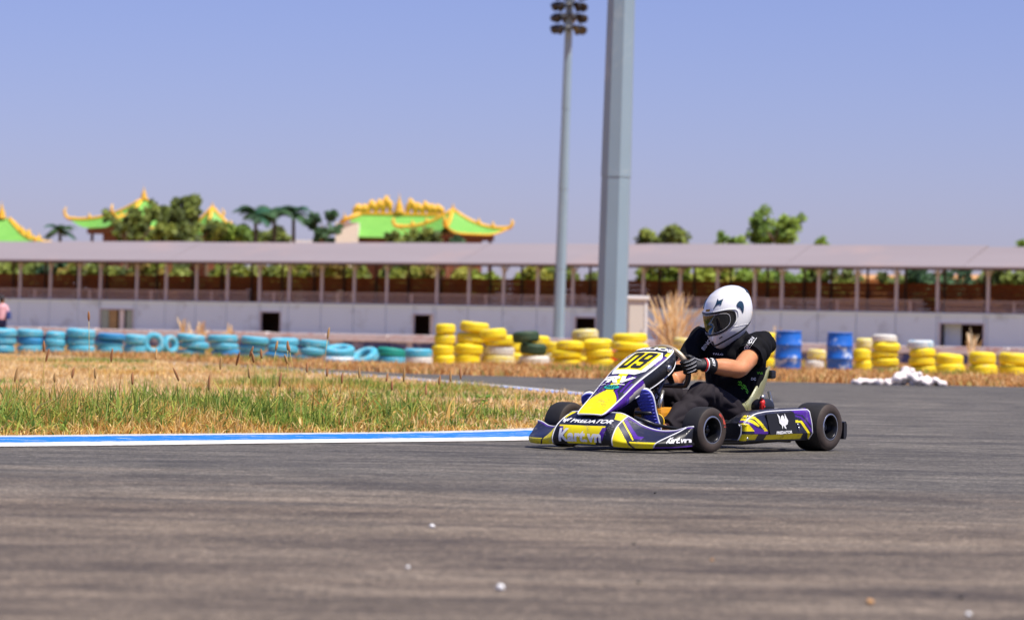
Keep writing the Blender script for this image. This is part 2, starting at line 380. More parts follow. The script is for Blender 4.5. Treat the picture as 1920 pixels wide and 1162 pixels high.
# scattered coarse tufts of broad blades
tx, ty, th_, tc = [], [], [], []
for i in range(1000):
    Yc = random.uniform(16.5, 25); Xc = random.uniform(-.165, .03)*Yc
    if not inpoly(Xc, Yc, INF): continue
    d_ = float(edge_dist(np.array([Xc]), np.array([Yc]))[0])
    if d_ < 1.05 or d_ > 3.4-(Xc+1.2)*(1.2 if Xc > -1.2 else .5): continue
    g_ = random.random() < .6; k_ = random.randint(8, 16); hh = random.uniform(.10, .26)*(.55 if d_ < 1.5 else 1)*np.clip(.8-Xc*.15, .6, 1.15)
    for j in range(k_): tx.append(Xc+random.gauss(0, .03)); ty.append(Yc+random.gauss(0, .03)); th_.append(hh*random.uniform(.5, 1.2)); tc.append((random.choice(GREEN) if g_ else random.choice(DRY))*random.uniform(.75, 1.15))
blades('grass_tufts', np.array(tx), np.array(ty), np.array(th_), RNG.uniform(.010, .021, len(tx)), np.array(tc), lean=1.0, label='coarse broad bladed tufts among the long grass', cat='grass')
# short dry grass on the rest of the infield
N = 150000
Yr = 22+RNG.random(N)*48; Xr = RNG.uniform(-.26, .08, N)*Yr
k = inpoly_np(Xr, Yr, INF); Xr, Yr = Xr[k], Yr[k]; ed = edge_dist(Xr, Yr); k = ed > .93; Xr, Yr, ed = Xr[k], Yr[k], ed[k]
pn = vnoise(Xr, Yr, .35, 5.)
colr = np.where((pn > .38)[:, None], pick(GREEN, len(Xr))*.9, np.where((pn < -.15)[:, None], pick(DRY, len(Xr)), pick(TAN, len(Xr))))
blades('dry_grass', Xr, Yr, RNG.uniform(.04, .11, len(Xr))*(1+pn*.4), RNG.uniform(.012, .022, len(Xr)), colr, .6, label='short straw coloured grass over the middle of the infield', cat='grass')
# rough brown verge between the far track edge and the tyre rows
N = 110000
VERGE = far_edge[:]+[(-40, 260), (90, 260)]
Yr = 50+RNG.random(N)**1.3*60; Xr = RNG.uniform(-.20, .20, N)*Yr
k = inpoly_np(Xr, Yr, VERGE); Xr, Yr = Xr[k], Yr[k]; pn = vnoise(Xr, Yr, .3, 2.)
colr = np.where((pn > .42)[:, None], pick(GREEN, len(Xr))*.8, pick(pal(['#d0a064', '#dcb47c', '#bc8850', '#e4c490', '#a87848', '#d4a870', '#b0a060']), len(Xr)))
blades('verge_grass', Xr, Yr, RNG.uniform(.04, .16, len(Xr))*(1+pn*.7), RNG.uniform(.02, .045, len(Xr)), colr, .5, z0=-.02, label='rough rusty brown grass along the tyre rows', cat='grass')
# ------------------------------------------------------------------ grandstand behind the track
GL, GR_ = at(0, 600, 250), at(1920, 640, 208)
gdir = Vector((GR_.x-GL.x, GR_.y-GL.y, 0)).normalized(); gnor = Vector((-gdir.y, gdir.x, 0))   # gnor points away from the camera
g0 = Vector((GL.x, GL.y, 0)); g_rz = math.atan2(gdir.y, gdir.x)
def g_s(u):                              # distance along the stand seen at photo column u (row near the wall)
    d = ray(u, 600); t = (g0.x*gdir.y-g0.y*gdir.x)/(d.x*gdir.y-d.y*gdir.x); p = Vector((d.x*t, d.y*t, 0)); return (p-g0).dot(gdir)
stand = empty('grandstand', g0, g_rz, 'long low grandstand with grey sheet roof, pale wall and railed wooden terrace', 'grandstand')
M_WALL = pm('stand_wall_paint', (.58, .76, .93), .8, vary=.05, vscale=.6, dirt=(.46, .60, .73), dirt_amt=.06, dscale=.5)
M_ROOF = None
n = NT('roof_sheet'); v = n.coords(); w = n.add('ShaderNodeTexWave'); w.inputs['Scale'].default_value = 1.2; w.inputs['Distortion'].default_value = .4; n.link(v, w.inputs[0])
c = n.mix(n.noise(n.coords(scale=(.15, 1, 1)), .5, 5), lin('#8a8082'), lin('#9c9294')); c = n.mix(n.math('MULTIPLY', w.outputs['Fac'], .22), c, lin('#887c78'))
c = n.mix(n.ramp(n.noise(v, .16, 4), [(.55, (0, 0, 0)), (.7, (.5,)*3)]), c, lin('#a89088')); n.base(c); n.set(.55, spec=.35); M_ROOF = n.m
M_POST = pm('stand_post', lin('#b8b8c4'), .6, vary=.1)
M_RAIL = pm('stand_rail', lin('#b4a8a8'), .6, vary=.15)
M_BROWN = pm('brown_boards', lin('#8a4a1e'), .7, vary=.35, vscale=.8)
M_DARKW = pm('dark_beam', lin('#4a3a36'), .8, vary=.2)
M_SLAB = pm('terrace_slab', lin('#8e8a8c'), .85, vary=.15)
ZW, ZE, ZR = 2.66, 5.68, 7.25; DEP = 6.0
posts_u = [-85, -25, 35, 92, 146, 186, 254, 309, 366, 424, 484, 540, 601, 662, 723, 817, 877, 942, 1006, 1072, 1138, 1204, 1273, 1343, 1413, 1464, 1533, 1605, 1679, 1756, 1851, 1950, 2055]
ps = [g_s(u) for u in posts_u]; s0, s1 = ps[0]-4, ps[-1]+4
holes = [(g_s(187), g_s(250), 577, 615, 187), (g_s(488), g_s(526), 582, 622, 488), (g_s(775), g_s(812), 588, 632, 775), (g_s(1078), g_s(1117), 595, 640, 1078), (g_s(1762), g_s(1845), 608, 650, 1762)]
htop = 2.08
cuts = sorted([s0]+ps+[s1])
def panel(a, b, z0, z1):
    if b-a < .05: return
    MB().box(((a+b)/2, .06, (z0+z1)/2), (b-a-.05, .12, z1-z0), bev=.008).build('wall_panel', M_WALL, stand)
for a, b in zip(cuts[:-1], cuts[1:]):
    segs = [(a, b)]
    for (h0, h1, *_r) in holes:
        nxt = []
        for (p, q) in segs:
            if h1 <= p or h0 >= q: nxt.append((p, q)); continue
            if h0 > p: nxt.append((p, h0))
            if h1 < q: nxt.append((h1, q))
        segs = nxt
    for p, q in segs: panel(p, q, -.05, ZW)
for i, (h0, h1, *_r) in enumerate(holes):
    panel(h0, h1, htop, ZW)
    for s_ in (h0, h1): MB().box((s_, .06, htop/2), (.1, .16, htop)).build('door_frame', M_POST, stand)
    MB().box(((h0+h1)/2, .06, htop+.04), (h1-h0+.1, .17, .08)).build('door_frame', M_POST, stand)
MB().box((((s0+s1)/2), .02, ZW+.07), (s1-s0, .30, .14)).build('coping', M_WALL, stand)
MB().box(((s0+s1)/2, DEP/2+.1, ZW+.02), (s1-s0, DEP, .12)).build('terrace_slab', M_SLAB, stand)
MB().box(((s0+s1)/2, 3.2, ZW/2-.05), (s1-s0, .1, ZW-.1)).build('inner_wall', M_DARKW, stand)
# glazed opening and half open doors
M_GLASSG = pm('green_glass', lin('#8fa39a'), .15, vary=.15, spec=.6); M_TAN = pm('tan_curtain', lin('#a08a60'), .8); M_WH = pm('white_paint', (.75, .74, .72), .5, vary=.05)
h0, h1 = holes[0][:2]; wdt = (h1-h0)/4
for i, mt in enumerate((M_GLASSG, M_TAN, M_WH, M_GLASSG)):
    MB().box((h0+wdt*(i+.5)*(1 if i < 2 else 1), .10+.02*i, htop/2), (wdt*(.94 if i != 2 else .55), .04, htop-.06)).build('window_pane', mt, stand)
h0, h1 = holes[2][:2]; MB().box((h1-.22, .30, htop/2), (.40, .05, htop-.05)).build('door', M_WH, stand)
h0, h1 = holes[4][:2]; MB().box((h0+.55, .9, htop/2), (1.1, .06, htop-.03), rz=.25).build('door', M_WALL, stand)
# back wall of boards, rails, posts, roof
bh = (4.80-ZW-.08)/6
for i in range(6):
    MB().box(((s0+s1)/2, DEP+.06*(i % 2)*.2, ZW+.08+bh*(i+.5)), (s1-s0, .04, bh-.025)).build('board', M_BROWN, stand)
sk = 0
for i, s_ in enumerate(ps):
    big = MB().box((s_, .10, (ZW+ZE)/2+.14), (.17, .17, ZE-ZW-.10))
    big.build('post', M_POST, stand)
    br = MB()
    for sgn in (-1, 1): br.tube([(s_, .10, ZE-.55), (s_+sgn*.42, .10, ZE-.02)], .035, 6)
    br.tube([(s_, .10, ZE-.7), (s_, 1.3, ZE+.25)], .035, 6); br.build('brace', M_RAIL, stand)
    MB().box((s_+.9, DEP-.1, (ZW+ZE)/2+.25), (.13, .13, ZE-ZW+.35)).build('back_post', M_DARKW, stand)
    if i < len(ps)-1:
        a, b = s_+.1, ps[i+1]-.1
        if posts_u[i] in (1073, 424, 1679, 1072): b -= .9
        rl = MB(); rl.box(((a+b)/2, .06, 3.56), (b-a, .05, .05)); rl.box(((a+b)/2, .06, 2.92), (b-a, .04, .04))
        nb = int((b-a)/.105)
        for q in range(nb): rl.box((a+(q+.5)*(b-a)/nb, .06, 3.24), (.024, .024, .62))
        if i % 2 == 0: rl.box(((a+b)/2, .06, 3.2), (.12, .07, .76))
        rl.build('railing', M_RAIL, stand)
def roof_piece(a, b, zr, ze, nm='roof_sheet'):
    m_ = MB(); k = 40; yf, yr, yb = -1.3, 3.0, 7.4
    P = [(yf, ze-.04), (yf, ze+.06), (yr, zr), (yb, ze+.30), (yb, ze+.22), (yr, zr-.10)]
    m_.prism(P, lambda p, q: (a, p, q), lambda p, q: (b, p, q)); return m_.build(nm, M_ROOF, stand)
span = (s1-s0)/8
for i in range(8): roof_piece(s0+span*i, s0+span*(i+1)-.03, ZR+.03*(i % 2)-(.12 if i >= 7 else 0), ZE)
MB().box(((s0+s1)/2, -1.24, ZE-.09), (s1-s0, .08, .14)).build('gutter', M_DARKW, stand)
for y_ in (.1, DEP-.1): MB().box(((s0+s1)/2, y_, ZE+(.05 if y_ < 1 else .42)), (s1-s0, .12, .14)).build('roof_beam', M_DARKW, stand)

# ------------------------------------------------------------------ long white barrier behind the tyres
n = NT('barrier_paint'); v = n.coords(scale=(1, 1, 1)); ck = n.noise(n.coords(scale=(.5, .5, 1)), 3.5, 6, .7)
c = n.ramp(ck, [(.35, (.66, .60, .58)), (.5, (.80, .76, .74)), (.62, (.62, .38, .33)), (.72, (.78, .74, .72))]); n.base(c); n.set(.8); M_BARR = n.m
M_NAVY = pm('navy_band', lin('#3f4a78'), .7, vary=.3, vscale=1.5, dirt=lin('#b9b4b8'), dirt_amt=.12, dscale=1.2)
b0, b1 = at(-120, 640, 128), at(2040, 660, 104); bd = (b1-b0); bd.z = 0; bl_ = bd.length; brz = math.atan2(bd.y, bd.x)
barr = empty('track_barrier', (b0.x, b0.y, 0), brz, 'long low white barrier with dark blue foot behind the tyre rows', 'barrier')
nb = 18
for i in range(nb):
    w_ = bl_/nb
    MB().box((w_*(i+.5), 0, .50), (w_-.04, .30, .24+.02*(i % 3)), bev=.02).build('barrier_block', M_BARR, barr)
    MB().box((w_*(i+.5), .03, .18), (w_-.02, .22, .40)).build('barrier_foot', M_NAVY, barr)

# ------------------------------------------------------------------ floodlight masts and cabinet
M_GALV = pm('galvanised_steel', lin('#849aa8'), .5, metal=.0, vary=.10, vscale=.8, dirt=lin('#98a8b0'), dirt_amt=.06, dscale=.5)
M_LAMPB = pm('lamp_housing', (.02, .022, .03), .5, vary=.2); M_LAMPG = pm('lamp_glass', (.05, .045, .045), .15, vary=.1)
def mast(base_uv, top_uv, Y, r0, r1, H_, label, heads):
    b = at(*base_uv, Y); t = at(*top_uv, Y); ax = Vector((t.x-b.x, 0, t.z-b.z)).normalized()
    foot = Vector((b.x-ax.x/ax.z*b.z, Y, 0)); root = empty('floodlight_mast', foot, 0, label, 'floodlight mast', 'floodlight masts')
    q = ax.to_track_quat('Z', 'Y').to_matrix(); N8 = 8; hs = [-.02, H_*.2, H_*.4, H_*.6, H_*.8, H_]
    for i in range(5):                   # slip-jointed octagonal sections
        m_ = MB(); rings = []
        for z, ex in ((hs[i], .012 if i else 0), (hs[i+1]+.0, 0)):
            r_ = r0+(r1-r0)*(z/H_)+ex
            rings.append([q @ Vector((r_*math.cos(R(12+45*k)), r_*math.sin(R(12+45*k)), z)) for k in range(N8)])
        m_.loft(rings, True, False); m_.build('mast_section', M_GALV, root)
    m_ = MB(); m_.lathe([(r0*2.0, -.01), (r0*2.0, .05), (r0*1.1, .06)], 16); m_.build('base_flange', M_GALV, root)
    if heads:
        for tier in range(5):
            zc = heads+tier*.66
            fr = MB(); fr.lathe([(.55, -.03), (.60, 0), (.55, .03)], 16, c=q @ Vector((0, 0, zc+.12)))
            fr.tube([q @ Vector((-.7, 0, zc+.12)), q @ Vector((.7, 0, zc+.12))], .04, 6); fr.build('lamp_ring', M_LAMPB, root)
            for k in range(10):
                a = 2*math.pi*(k+.5*(tier % 2))/10; c_ = q @ Vector((.82*math.cos(a), .82*math.sin(a), zc))
                Mx = (Matrix.Rotation(a, 3, 'Z') @ Matrix.Rotation(R(118), 3, 'Y'))
                lm = MB(); lm.lathe([(.0, -.20), (.13, -.18), (.17, -.05), (.27, .10), (.28, .12), (.0, .115)], 14, c=c_, M=Mx); lp = lm.build('floodlight', M_LAMPB, root)
                gl = MB(); gl.lathe([(.0, .125), (.25, .125)], 14, c=c_, M=Mx); gl.build('lens', M_LAMPG, lp)
    return root
mast((1047, 640), (1066, 62), 188, .335, .19, 23.0, 'slim distant floodlight mast topped with dark lamp clusters', 18.45)
mast((1146, 636), (1165, 0), 76, .375, .25, 22.0, 'thick pale blue octagonal steel mast behind the yellow tyres', 0)
M_CREAM = pm('cream_cabinet', lin('#cfc8bc'), .6, vary=.06); 
cb = at(1192, 640, 79); cab = empty('electrical_cabinet', (cb.x, 79, 0), .12, 'cream metal electrical cabinet with pale cap beside the thick mast', 'cabinet')
MB().box((0, 0, .80), (.46, .40, 1.60), bev=.01).build('cabinet_body', M_CREAM, cab)
MB().box((0, -.02, 1.64), (.55, .50, .09), bev=.015).build('cabinet_cap', M_WH, cab)
MB().box((.20, -.215, .80), (.07, .03, 1.54)).build('corner_trim', M_WH, cab)
dr = MB().box((-.03, -.208, .80), (.36, .016, 1.44), bev=.004).build('cabinet_door', M_CREAM, cab); MB().box((.10, -.225, .85), (.02, .02, .10)).build('handle', M_POST, dr)

# ------------------------------------------------------------------ tyre rows
def tyre_mat(name, col, dirt, amt, ds=5., vary=.2):
    n = NT(name); v = n.coords(); oi = n.add('ShaderNodeObjectInfo'); add = n.add('ShaderNodeVectorMath', operation='ADD')
    sc_ = n.add('ShaderNodeVectorMath', operation='SCALE'); n.link(oi.outputs['Location'], sc_.inputs[0]); sc_.inputs['Scale'].default_value = 3.7
    n.link(v, add.inputs[0]); n.link(sc_.outputs[0], add.inputs[1]); w = add.outputs[0]
    c = n.mix(n.noise(w, 2.5, 4), tuple(x*(1-vary) for x in col), tuple(min(1, x*(1+vary)) for x in col))
    k = n.ramp(n.noise(w, ds, 6, .7, .4), [(.66-amt, (0, 0, 0)), (.74-amt, (1, 1, 1))]); c = n.mix(n.math('MULTIPLY', k, .8), c, dirt)
    k2 = n.ramp(n.noise(w, 9, 6, .8, .8), [(.60, (0, 0, 0)), (.66, (1, 1, 1))]); c = n.mix(n.math('MULTIPLY', k2, .75), c, (.03, .028, .025))   # chipped down to rubber
    n.base(c); n.set(.6, spec=.35); return n.m
T_Y = tyre_mat('yellow_tyre', (.84, .66, .014), (.42, .36, .20), .11); T_YW = tyre_mat('worn_yellow_tyre', (.72, .60, .12), (.62, .58, .46), .18)
T_B = tyre_mat('blue_tyre', (.075, .40, .54), (.36, .48, .48), .13); T_BD = tyre_mat('deep_blue_tyre', (.03, .24, .48), (.20, .40, .50), .06)
T_W = tyre_mat('white_tyre', (.66, .64, .58), (.45, .38, .22), .08); T_G = tyre_mat('green_tyre', (.012, .26, .20), (.02, .10, .09), .05)
T_DG = tyre_mat('dark_green_tyre', (.035, .07, .035), (.20, .18, .04), .06); T_WB = tyre_mat('white_blue_tyre', (.62, .64, .64), (.10, .42, .62), .16)
prof = []
for a in np.linspace(0, 2*math.pi, 18, endpoint=False):
    ca, sa = math.cos(a), math.sin(a)
    r_ = .255+.095*math.copysign(abs(ca)**.80, ca); h_ = .5*math.copysign(abs(sa)**.72, sa)
    prof.append((r_, h_))
def tyre_mesh(mat, nm):
    m_ = MB(); m_.lathe(prof, 30, closed=True)
    for k in range(30):                  # shoulder blocks of the tread
        a = 2*math.pi*(k+.5)/30
        for hz in (-.16, .16):
            m_.box((.344*math.cos(a), .344*math.sin(a), hz), (.016, .048, .22), rz=a)
    return m_.data(nm, mat)
TM = {k: tyre_mesh(m_, 'tyre') for k, m_ in dict(Y=T_Y, y=T_YW, B=T_B, b=T_BD, W=T_W, G=T_G, D=T_DG, w=T_WB).items()}
CNAME = dict(Y='yellow', y='worn yellow', B='light blue', b='deep blue', W='white', G='green', D='dark green', w='white and blue')
def tyre(kind, p, dia, h, label, group, tilt=(0, 0), rz=None):
    o = obj('tyre', TM[kind], None, p, (tilt[0], tilt[1], random.uniform(0, 6.28) if rz is None else rz), (dia/.70, dia/.70, h)); return tag(o, label, 'tyre', group)
def stack(u0, u1, vb, vt, kinds, name, group, push=0., jit=.03, lean=0., lab=None):
    b = gp((u0+u1)/2, vb); 
    if push: b = at((u0+u1)/2, vb, b.y+push); b.z = 0
    d_ = b.y; dia = (u1-u0)/FPX*d_; h = ((vb-vt)/FPX*d_)/len(kinds)
    for i, kd in enumerate(kinds):
        nn = len(kinds); pos = 'only' if nn == 1 else ('bottom' if i == 0 else 'top' if i == nn-1 else 'middle' if nn == 3 else f'{ORD[i]} from bottom')
        p = (b.x+random.uniform(-jit, jit)*1.5+lean*i, b.y+dia/2+random.uniform(-jit, jit), h*(i+.5))
        w_ = (pos+' ') if pos in ('top', 'bottom', 'middle') else ''
        tail = '' if w_ else f', {pos}'
        lb = f'{w_}{CNAME[kd]} painted tyre of {name}{tail}' if pos != 'only' else f'{CNAME[kd]} painted tyre, {name}'
        tyre(kd, p, dia*random.uniform(.92, 1.07), h*random.uniform(.98, 1.08), lb, group, (random.uniform(-.075, .075), random.uniform(-.075, .075)))
gb, gy = 'blue painted tyres along the track edge', 'yellow painted tyres along the track edge'
blue = [(-28, 25, 662, 616, 'BBB'), (28, 79, 662, 617, 'BbB'), (81, 121, 663, 622, 'BBB'), (121, 178, 664, 617, 'BBB'), (178, 229, 664, 625, 'BBb'), (229, 270, 664, 627, 'BB')]
j = 0
for (a, b, vb, vt, kk) in blue: stack(a, b, vb, vt, kk, f'the {ORD[j]} blue stack from the left edge', gb, jit=.04); j += 1
for (a, b, vb, vt, kk) in [(332, 384, 668, 627, 'BBB'), (391, 446, 670, 628, 'bBB'), (447, 498, 673, 631, 'BBB'), (497, 556, 676, 634, 'bBB'), (556, 608, 678, 637, 'BBB')]:
    stack(a, b, vb, vt, kk, f'the {ORD[j]} blue stack from the left edge', gb, jit=.04); j += 1
def up_tyre(kind, u, vb, dia, label, rz, lean=.12):   # a tyre standing on its tread
    b = gp(u, vb); o = obj('tyre', TM[kind], None, (b.x, b.y+.1, dia/2*math.cos(lean)), (R(90)-lean, 0, rz), (dia/.70, dia/.70, .22)); return tag(o, label, 'tyre', gb)
up_tyre('B', 287, 664, .56, 'light blue tyre standing upright in the gap between the blue stacks', R(14))
up_tyre('B', 317, 664, .50, 'smaller light blue tyre standing upright behind the light blue upright one', R(48))
for i, (u, vb, vt, kd, tl, lb) in enumerate([(635, 682, 668, 'w', (.1, .1), 'worn white and blue tyre lying under a tilted blue tyre'), (637, 669, 648, 'B', (.10, -.22), 'blue tyre tilted on top beside the last tall blue stack'),
                                       (683, 684, 655, 'B', (-.55, .15), 'blue tyre leaning open side forward beside the green tyre'), (733, 684, 674, 'B', (0, 0), 'blue tyre lying under the bright green tyre'),
                                       (733, 673, 650, 'G', (.10, .05), 'bright green tyre lying on top of a blue one'), (784, 684, 669, 'W', (0, 0), 'white tyre under a blue one beside the first yellow stack'), (784, 669, 655, 'B', (0, 0), 'blue tyre on a white one beside the first yellow stack')]):
    d_ = gp(u, 684).y; p = at(u, (vb+vt)/2, d_+.3); tyre(kd, (p.x, p.y, max(p.z, .09)), .60, .20 if i != 2 else .2, lb, gb, tl)
ys = [(808, 848, 684, 607, 'YYYY', .03), (851, 903, 684, 603, 'YYYY', .035), (901, 962, 685, 629, 'yWY', .015), (975, 1030, 686, 628, 'WYY', 0.), (1038, 1093, 689, 640, 'YYY', 0.), (1095, 1148, 690, 636, 'YYY', .01), (1150, 1218, 692, 625, 'YYYY', 0.),
      (1262, 1311, 692, 634, 'YYy', 0.)]
for i, (a, b, vb, vt, kk, ln) in enumerate(ys): stack(a, b, vb, vt, kk, f'the {ORD[i]} yellow stack from the left', gy, lean=ln)
for i, (a, b, vb, vt, kk, lb) in enumerate([(940, 990, 680, 640, 'YY', 'behind the third and fourth yellow stacks'), (1022, 1066, 682, 642, 'yY', 'behind the fourth and fifth yellow stacks'), (1075, 1118, 683, 640, 'YyY', 'behind the fifth and sixth yellow stacks')]): stack(a, b, vb, vt, kk, 'the rear stack '+lb, gy, push=.6)
stack(1240, 1288, 694, 655, 'YY', 'the low yellow stack behind the steering wheel', gy)
stack(1425, 1456, 692, 624, 'YYY', 'the stack between the driver and the first blue barrel', gy, push=1)
stack(1513, 1549, 694, 655, 'Wy', 'the short grubby stack between the two blue barrels', gy, jit=.02)
for i, (a, b, vb, vt, kk) in enumerate([(1603, 1637, 697, 634, 'YYy'), (1636, 1687, 700, 628, 'yYYYW'), (1704, 1757, 702, 638, 'YYYw'), (1757, 1812, 702, 664, 'YY'), (1817, 1872, 706, 661, 'YY'), (1875, 1930, 706, 662, 'YY')]):
    stack(a, b, vb, vt, kk, f'the {ORD[i]} stack right of the barrels', gy, jit=.025)
for (u, vb, vt, kd, dy, lb) in [(986, 643, 620, 'D', 1.6, 'dark green tyre lying behind the third and fourth yellow stacks'), (925, 634, 620, 'Y', 1.2, 'yellow tyre showing just behind the third yellow stack'), (1097, 640, 616, 'y', 2.2, 'worn yellow tyre on top, left of the thick mast'), (1097, 662, 640, 'y', 2.2, 'worn yellow tyre under another, left of the thick mast'), (1000, 664, 643, 'D', 1.6, 'dark green tyre at the bottom behind the yellow stacks')]:
    d_ = 69+dy; p = at(u, (vb+vt)/2, d_); tyre(kd, (p.x, p.y, p.z), .58, .24, lb, gy, (.08, .05))
    
# ------------------------------------------------------------------ blue barrels, red canister, white rubble
n = NT('barrel_plastic'); v = n.coords(); oi = n.add('ShaderNodeObjectInfo'); add = n.add('ShaderNodeVectorMath', operation='ADD'); n.link(v, add.inputs[0]); n.link(oi.outputs['Location'], add.inputs[1]); w = add.outputs[0]
c = n.mix(n.noise(w, 3, 4), (.008, .09, .42), (.014, .16, .62)); c = n.mix(n.ramp(n.noise(w, 2.8, 6, .65, .3), [(.56, (0, 0, 0)), (.64, (1, 1, 1))]), c, (.50, .58, .70))
c = n.mix(n.ramp(n.noise(w, 3.4, 5, .7, 1.), [(.27, (1, 1, 1)), (.32, (0, 0, 0))]), c, (.42, .22, .12)); n.base(c); n.set(.4); M_BARREL = n.m
for i, (u, lb) in enumerate([(1479, 'blue plastic barrel with white scuffs, nearest the driver'), (1576, 'blue plastic barrel beside the tall yellow stacks, farther from the driver')]):
    b = gp(u, 697); root = empty('barrel', (b.x, b.y+.3, 0), 1.3*i, lb, 'barrel', 'blue barrels among the yellow tyres')
    pr = [(.0, 0), (.27, 0), (.285, .02), (.285, .10), (.29, .12), (.29, .27), (.305, .29), (.305, .32), (.29, .34), (.29, .55), (.305, .57), (.305, .60), (.29, .62), (.288, .80), (.275, .845)]
    MB().lathe(pr, 32).build('barrel_body', M_BARREL, root)
    MB().lathe([(.275, .845), (.292, .85), (.295, .875), (.283, .885), (.27, .88), (.265, .855), (0, .852)], 32).build('barrel_lid', M_BARREL, root)
    for a in (.13, -.13): MB().lathe([(.0, .885), (.035, .885), (.035, .85)], 12, c=(a, .05, 0)).build('bung', M_BARREL, root)
M_RED = pm('red_plastic', (.62, .02, .015), .45, vary=.15)
b = gp(1150, 690); root = empty('canister', (b.x, b.y, 0), 0, 'small red canister standing before the yellow tyres behind the nose', 'canister')
MB().lathe([(0, 0), (.085, 0), (.095, .02), (.095, .26), (.07, .33), (.035, .35), (0, .352)], 18).build('canister_body', M_RED, root); MB().lathe([(.035, .35), (.035, .39), (0, .39)], 12).build('canister_cap', M_RED, root)
M_RUB = pm('white_rubble', (.80, .72, .68), .85, vary=.1, bump=.5, bscale=16)
b = gp(1690, 722); hm = MB()
for i in range(150):
    t = random.uniform(-.78, .66); hmax = .05+.27*math.exp(-((t-.14)/.19)**2)+.06*math.exp(-((t-.5)/.12)**2); s_ = random.uniform(.03, .075)*(1.2 if abs(t-.14) < .25 else .8)
    hm.lathe([(0, -s_), (s_*.7, -s_*.7), (s_, 0), (s_*.75, s_*.6), (0, s_*.85)], 9, c=(t, random.uniform(-.2, .2), random.random()*hmax*.8+s_*.4))
HEAP = (hm, (b.x, b.y, 0))

# ------------------------------------------------------------------ trees, palms, bushes beyond the stand
M_LEAF = attr_mat('leaves', rough=.6, spec=.3, translucent=.25, vary=.2, vscale=1.)
M_BARK = pm('bark', lin('#6a5a48'), .9, vary=.3)
def crown(name, parent, clumps, leaf, per, palette):
    V = []; F = []; C = []
    pal_ = pal(palette)
    for (c_, r_) in clumps:
        N = int(per*1.25*r_*r_); tone = random.choice(pal_)
        d = RNG.normal(size=(N, 3)); d /= np.linalg.norm(d, axis=1)[:, None]; d *= (RNG.random((N, 1))**.45)*r_*np.array([1, 1, .82])
        for q in d:
            a = Vector(RNG.normal(size=3)).normalized(); b_ = a.orthogonal().normalized(); s_ = leaf*random.uniform(.6, 1.4); p = Vector(c_)+Vector(q); k = len(V)
            V += [p-a*s_*.5-b_*s_*.22, p+a*s_*.1-b_*s_*.42, p+a*s_*.6, p+a*s_*.1+b_*s_*.42]; F.append((k, k+1, k+2, k+3)); C.append(tone*random.uniform(.7, 1.25))
    return obj(name, mesh_data(name, V, F, M_LEAF, False, C), parent)
def tree(u0, u1, vt, vb, Y, label, palette, nclump=14, per=110, name='tree', leaf=.45, group='trees beyond the grandstand'):
    pc = at((u0+u1)/2, vb, Y); top = at((u0+u1)/2, vt, Y).z; w_ = (u1-u0)/FPX*Y*(1.28 if name == 'tree' else 1.0); zb = pc.z
    root = empty(name, (pc.x, Y, 0), 0, label, 'tree' if name != 'bush' else 'bush', group)
    cl = []; hz = top-zb; nl = max(3, nclump//2)
    for i in range(nl):                  # lobes at the branch ends, each a loose knot of small clumps
        a = 2*math.pi*(i+random.uniform(-.3, .3))/nl*2.4; f = (i+random.uniform(.1, .9))/nl; lr = w_*random.uniform(.13, .20)*(1 if nl > 4 else 1.35)
        ww = (w_/2-lr*.8)*math.sqrt(max(.15, 1-(2*f-1)**2*.8))*random.uniform(.45, 1.0); L0 = Vector((math.cos(a)*ww, math.sin(a)*ww, zb+lr*.6+f*max(.1, hz-1.5*lr)))
        for j in range(6):
            d = Vector(RNG.normal(size=3)).normalized()*lr*random.uniform(.3, .9); r_ = lr*random.uniform(.32, .62); cl.append((tuple(L0+d), r_))
    tr = MB(); tr.tube([(0, 0, -.1), (.1, 0, zb*.5), (0, .1, zb+hz*.35), (0, 0, zb+hz*.6)], [w_*.045+.08, w_*.035+.06, w_*.02+.04, .04], 8)
    for (c_, r_) in cl[::6]: tr.tube([(0, .05, zb+hz*.15), (c_[0]*.5, c_[1]*.5, (zb+hz*.15+c_[2])/2), c_], [w_*.015+.03, w_*.01+.02, .02], 6)
    tr.build('trunk', M_BARK, root); crown('crown', root, cl, leaf, per, palette); return root
G1 = ['#717f36', '#5f6c2e', '#84903e', '#525e2c']; G2 = ['#6f8a34', '#829a3c', '#5d7830']; G3 = ['#3f5f3c', '#4a6a44', '#385438']; GY = ['#747e2c', '#848a34', '#626e28', '#907e3c']
tree(195, 275, 378, 462, 330, 'dark spreading tree before the tall golden pavilion roof, smaller left neighbour', G1, 12)
tree(262, 382, 357, 470, 322, 'broad dark green tree hiding most of the golden pavilion', G1, 20, 120)
tree(228, 318, 385, 465, 316, 'olive tree filling the gap before the tall pavilion, lower than its neighbours', G1, 14)
tree(300, 402, 382, 466, 314, 'olive tree just right of the broad dark one', G1, 15)
tree(352, 420, 405, 462, 318, 'low green tree in front of the small golden roof', G1, 8)
tree(405, 490, 415, 465, 322, 'low bushy tree below the palms', G2, 9)
tree(478, 560, 425, 465, 324, 'low bushy tree under the tallest palm', G1, 9)
tree(568, 636, 386, 465, 315, 'narrow conical dark tree between the palms and the big green roof', G3, 14)
tree(715, 760, 432, 462, 320, 'small dark tree at the foot of the big green roof', G1, 6); tree(752, 818, 425, 462, 318, 'rounded dark tree before the corner of the big green roof', G1, 8); tree(835, 872, 436, 462, 330, 'tiny dark tree under the upturned corner of the big green roof', G3, 5)
tree(1190, 1292, 418, 475, 300, 'dense dome shaped tree just right of the thick mast', G1, 14)
tree(1338, 1398, 434, 475, 305, 'small pale green tree left of the tall loose one', G2, 7)
tree(1392, 1522, 388, 470, 310, 'tall loose green tree standing highest on the right', G2, 13, 80)
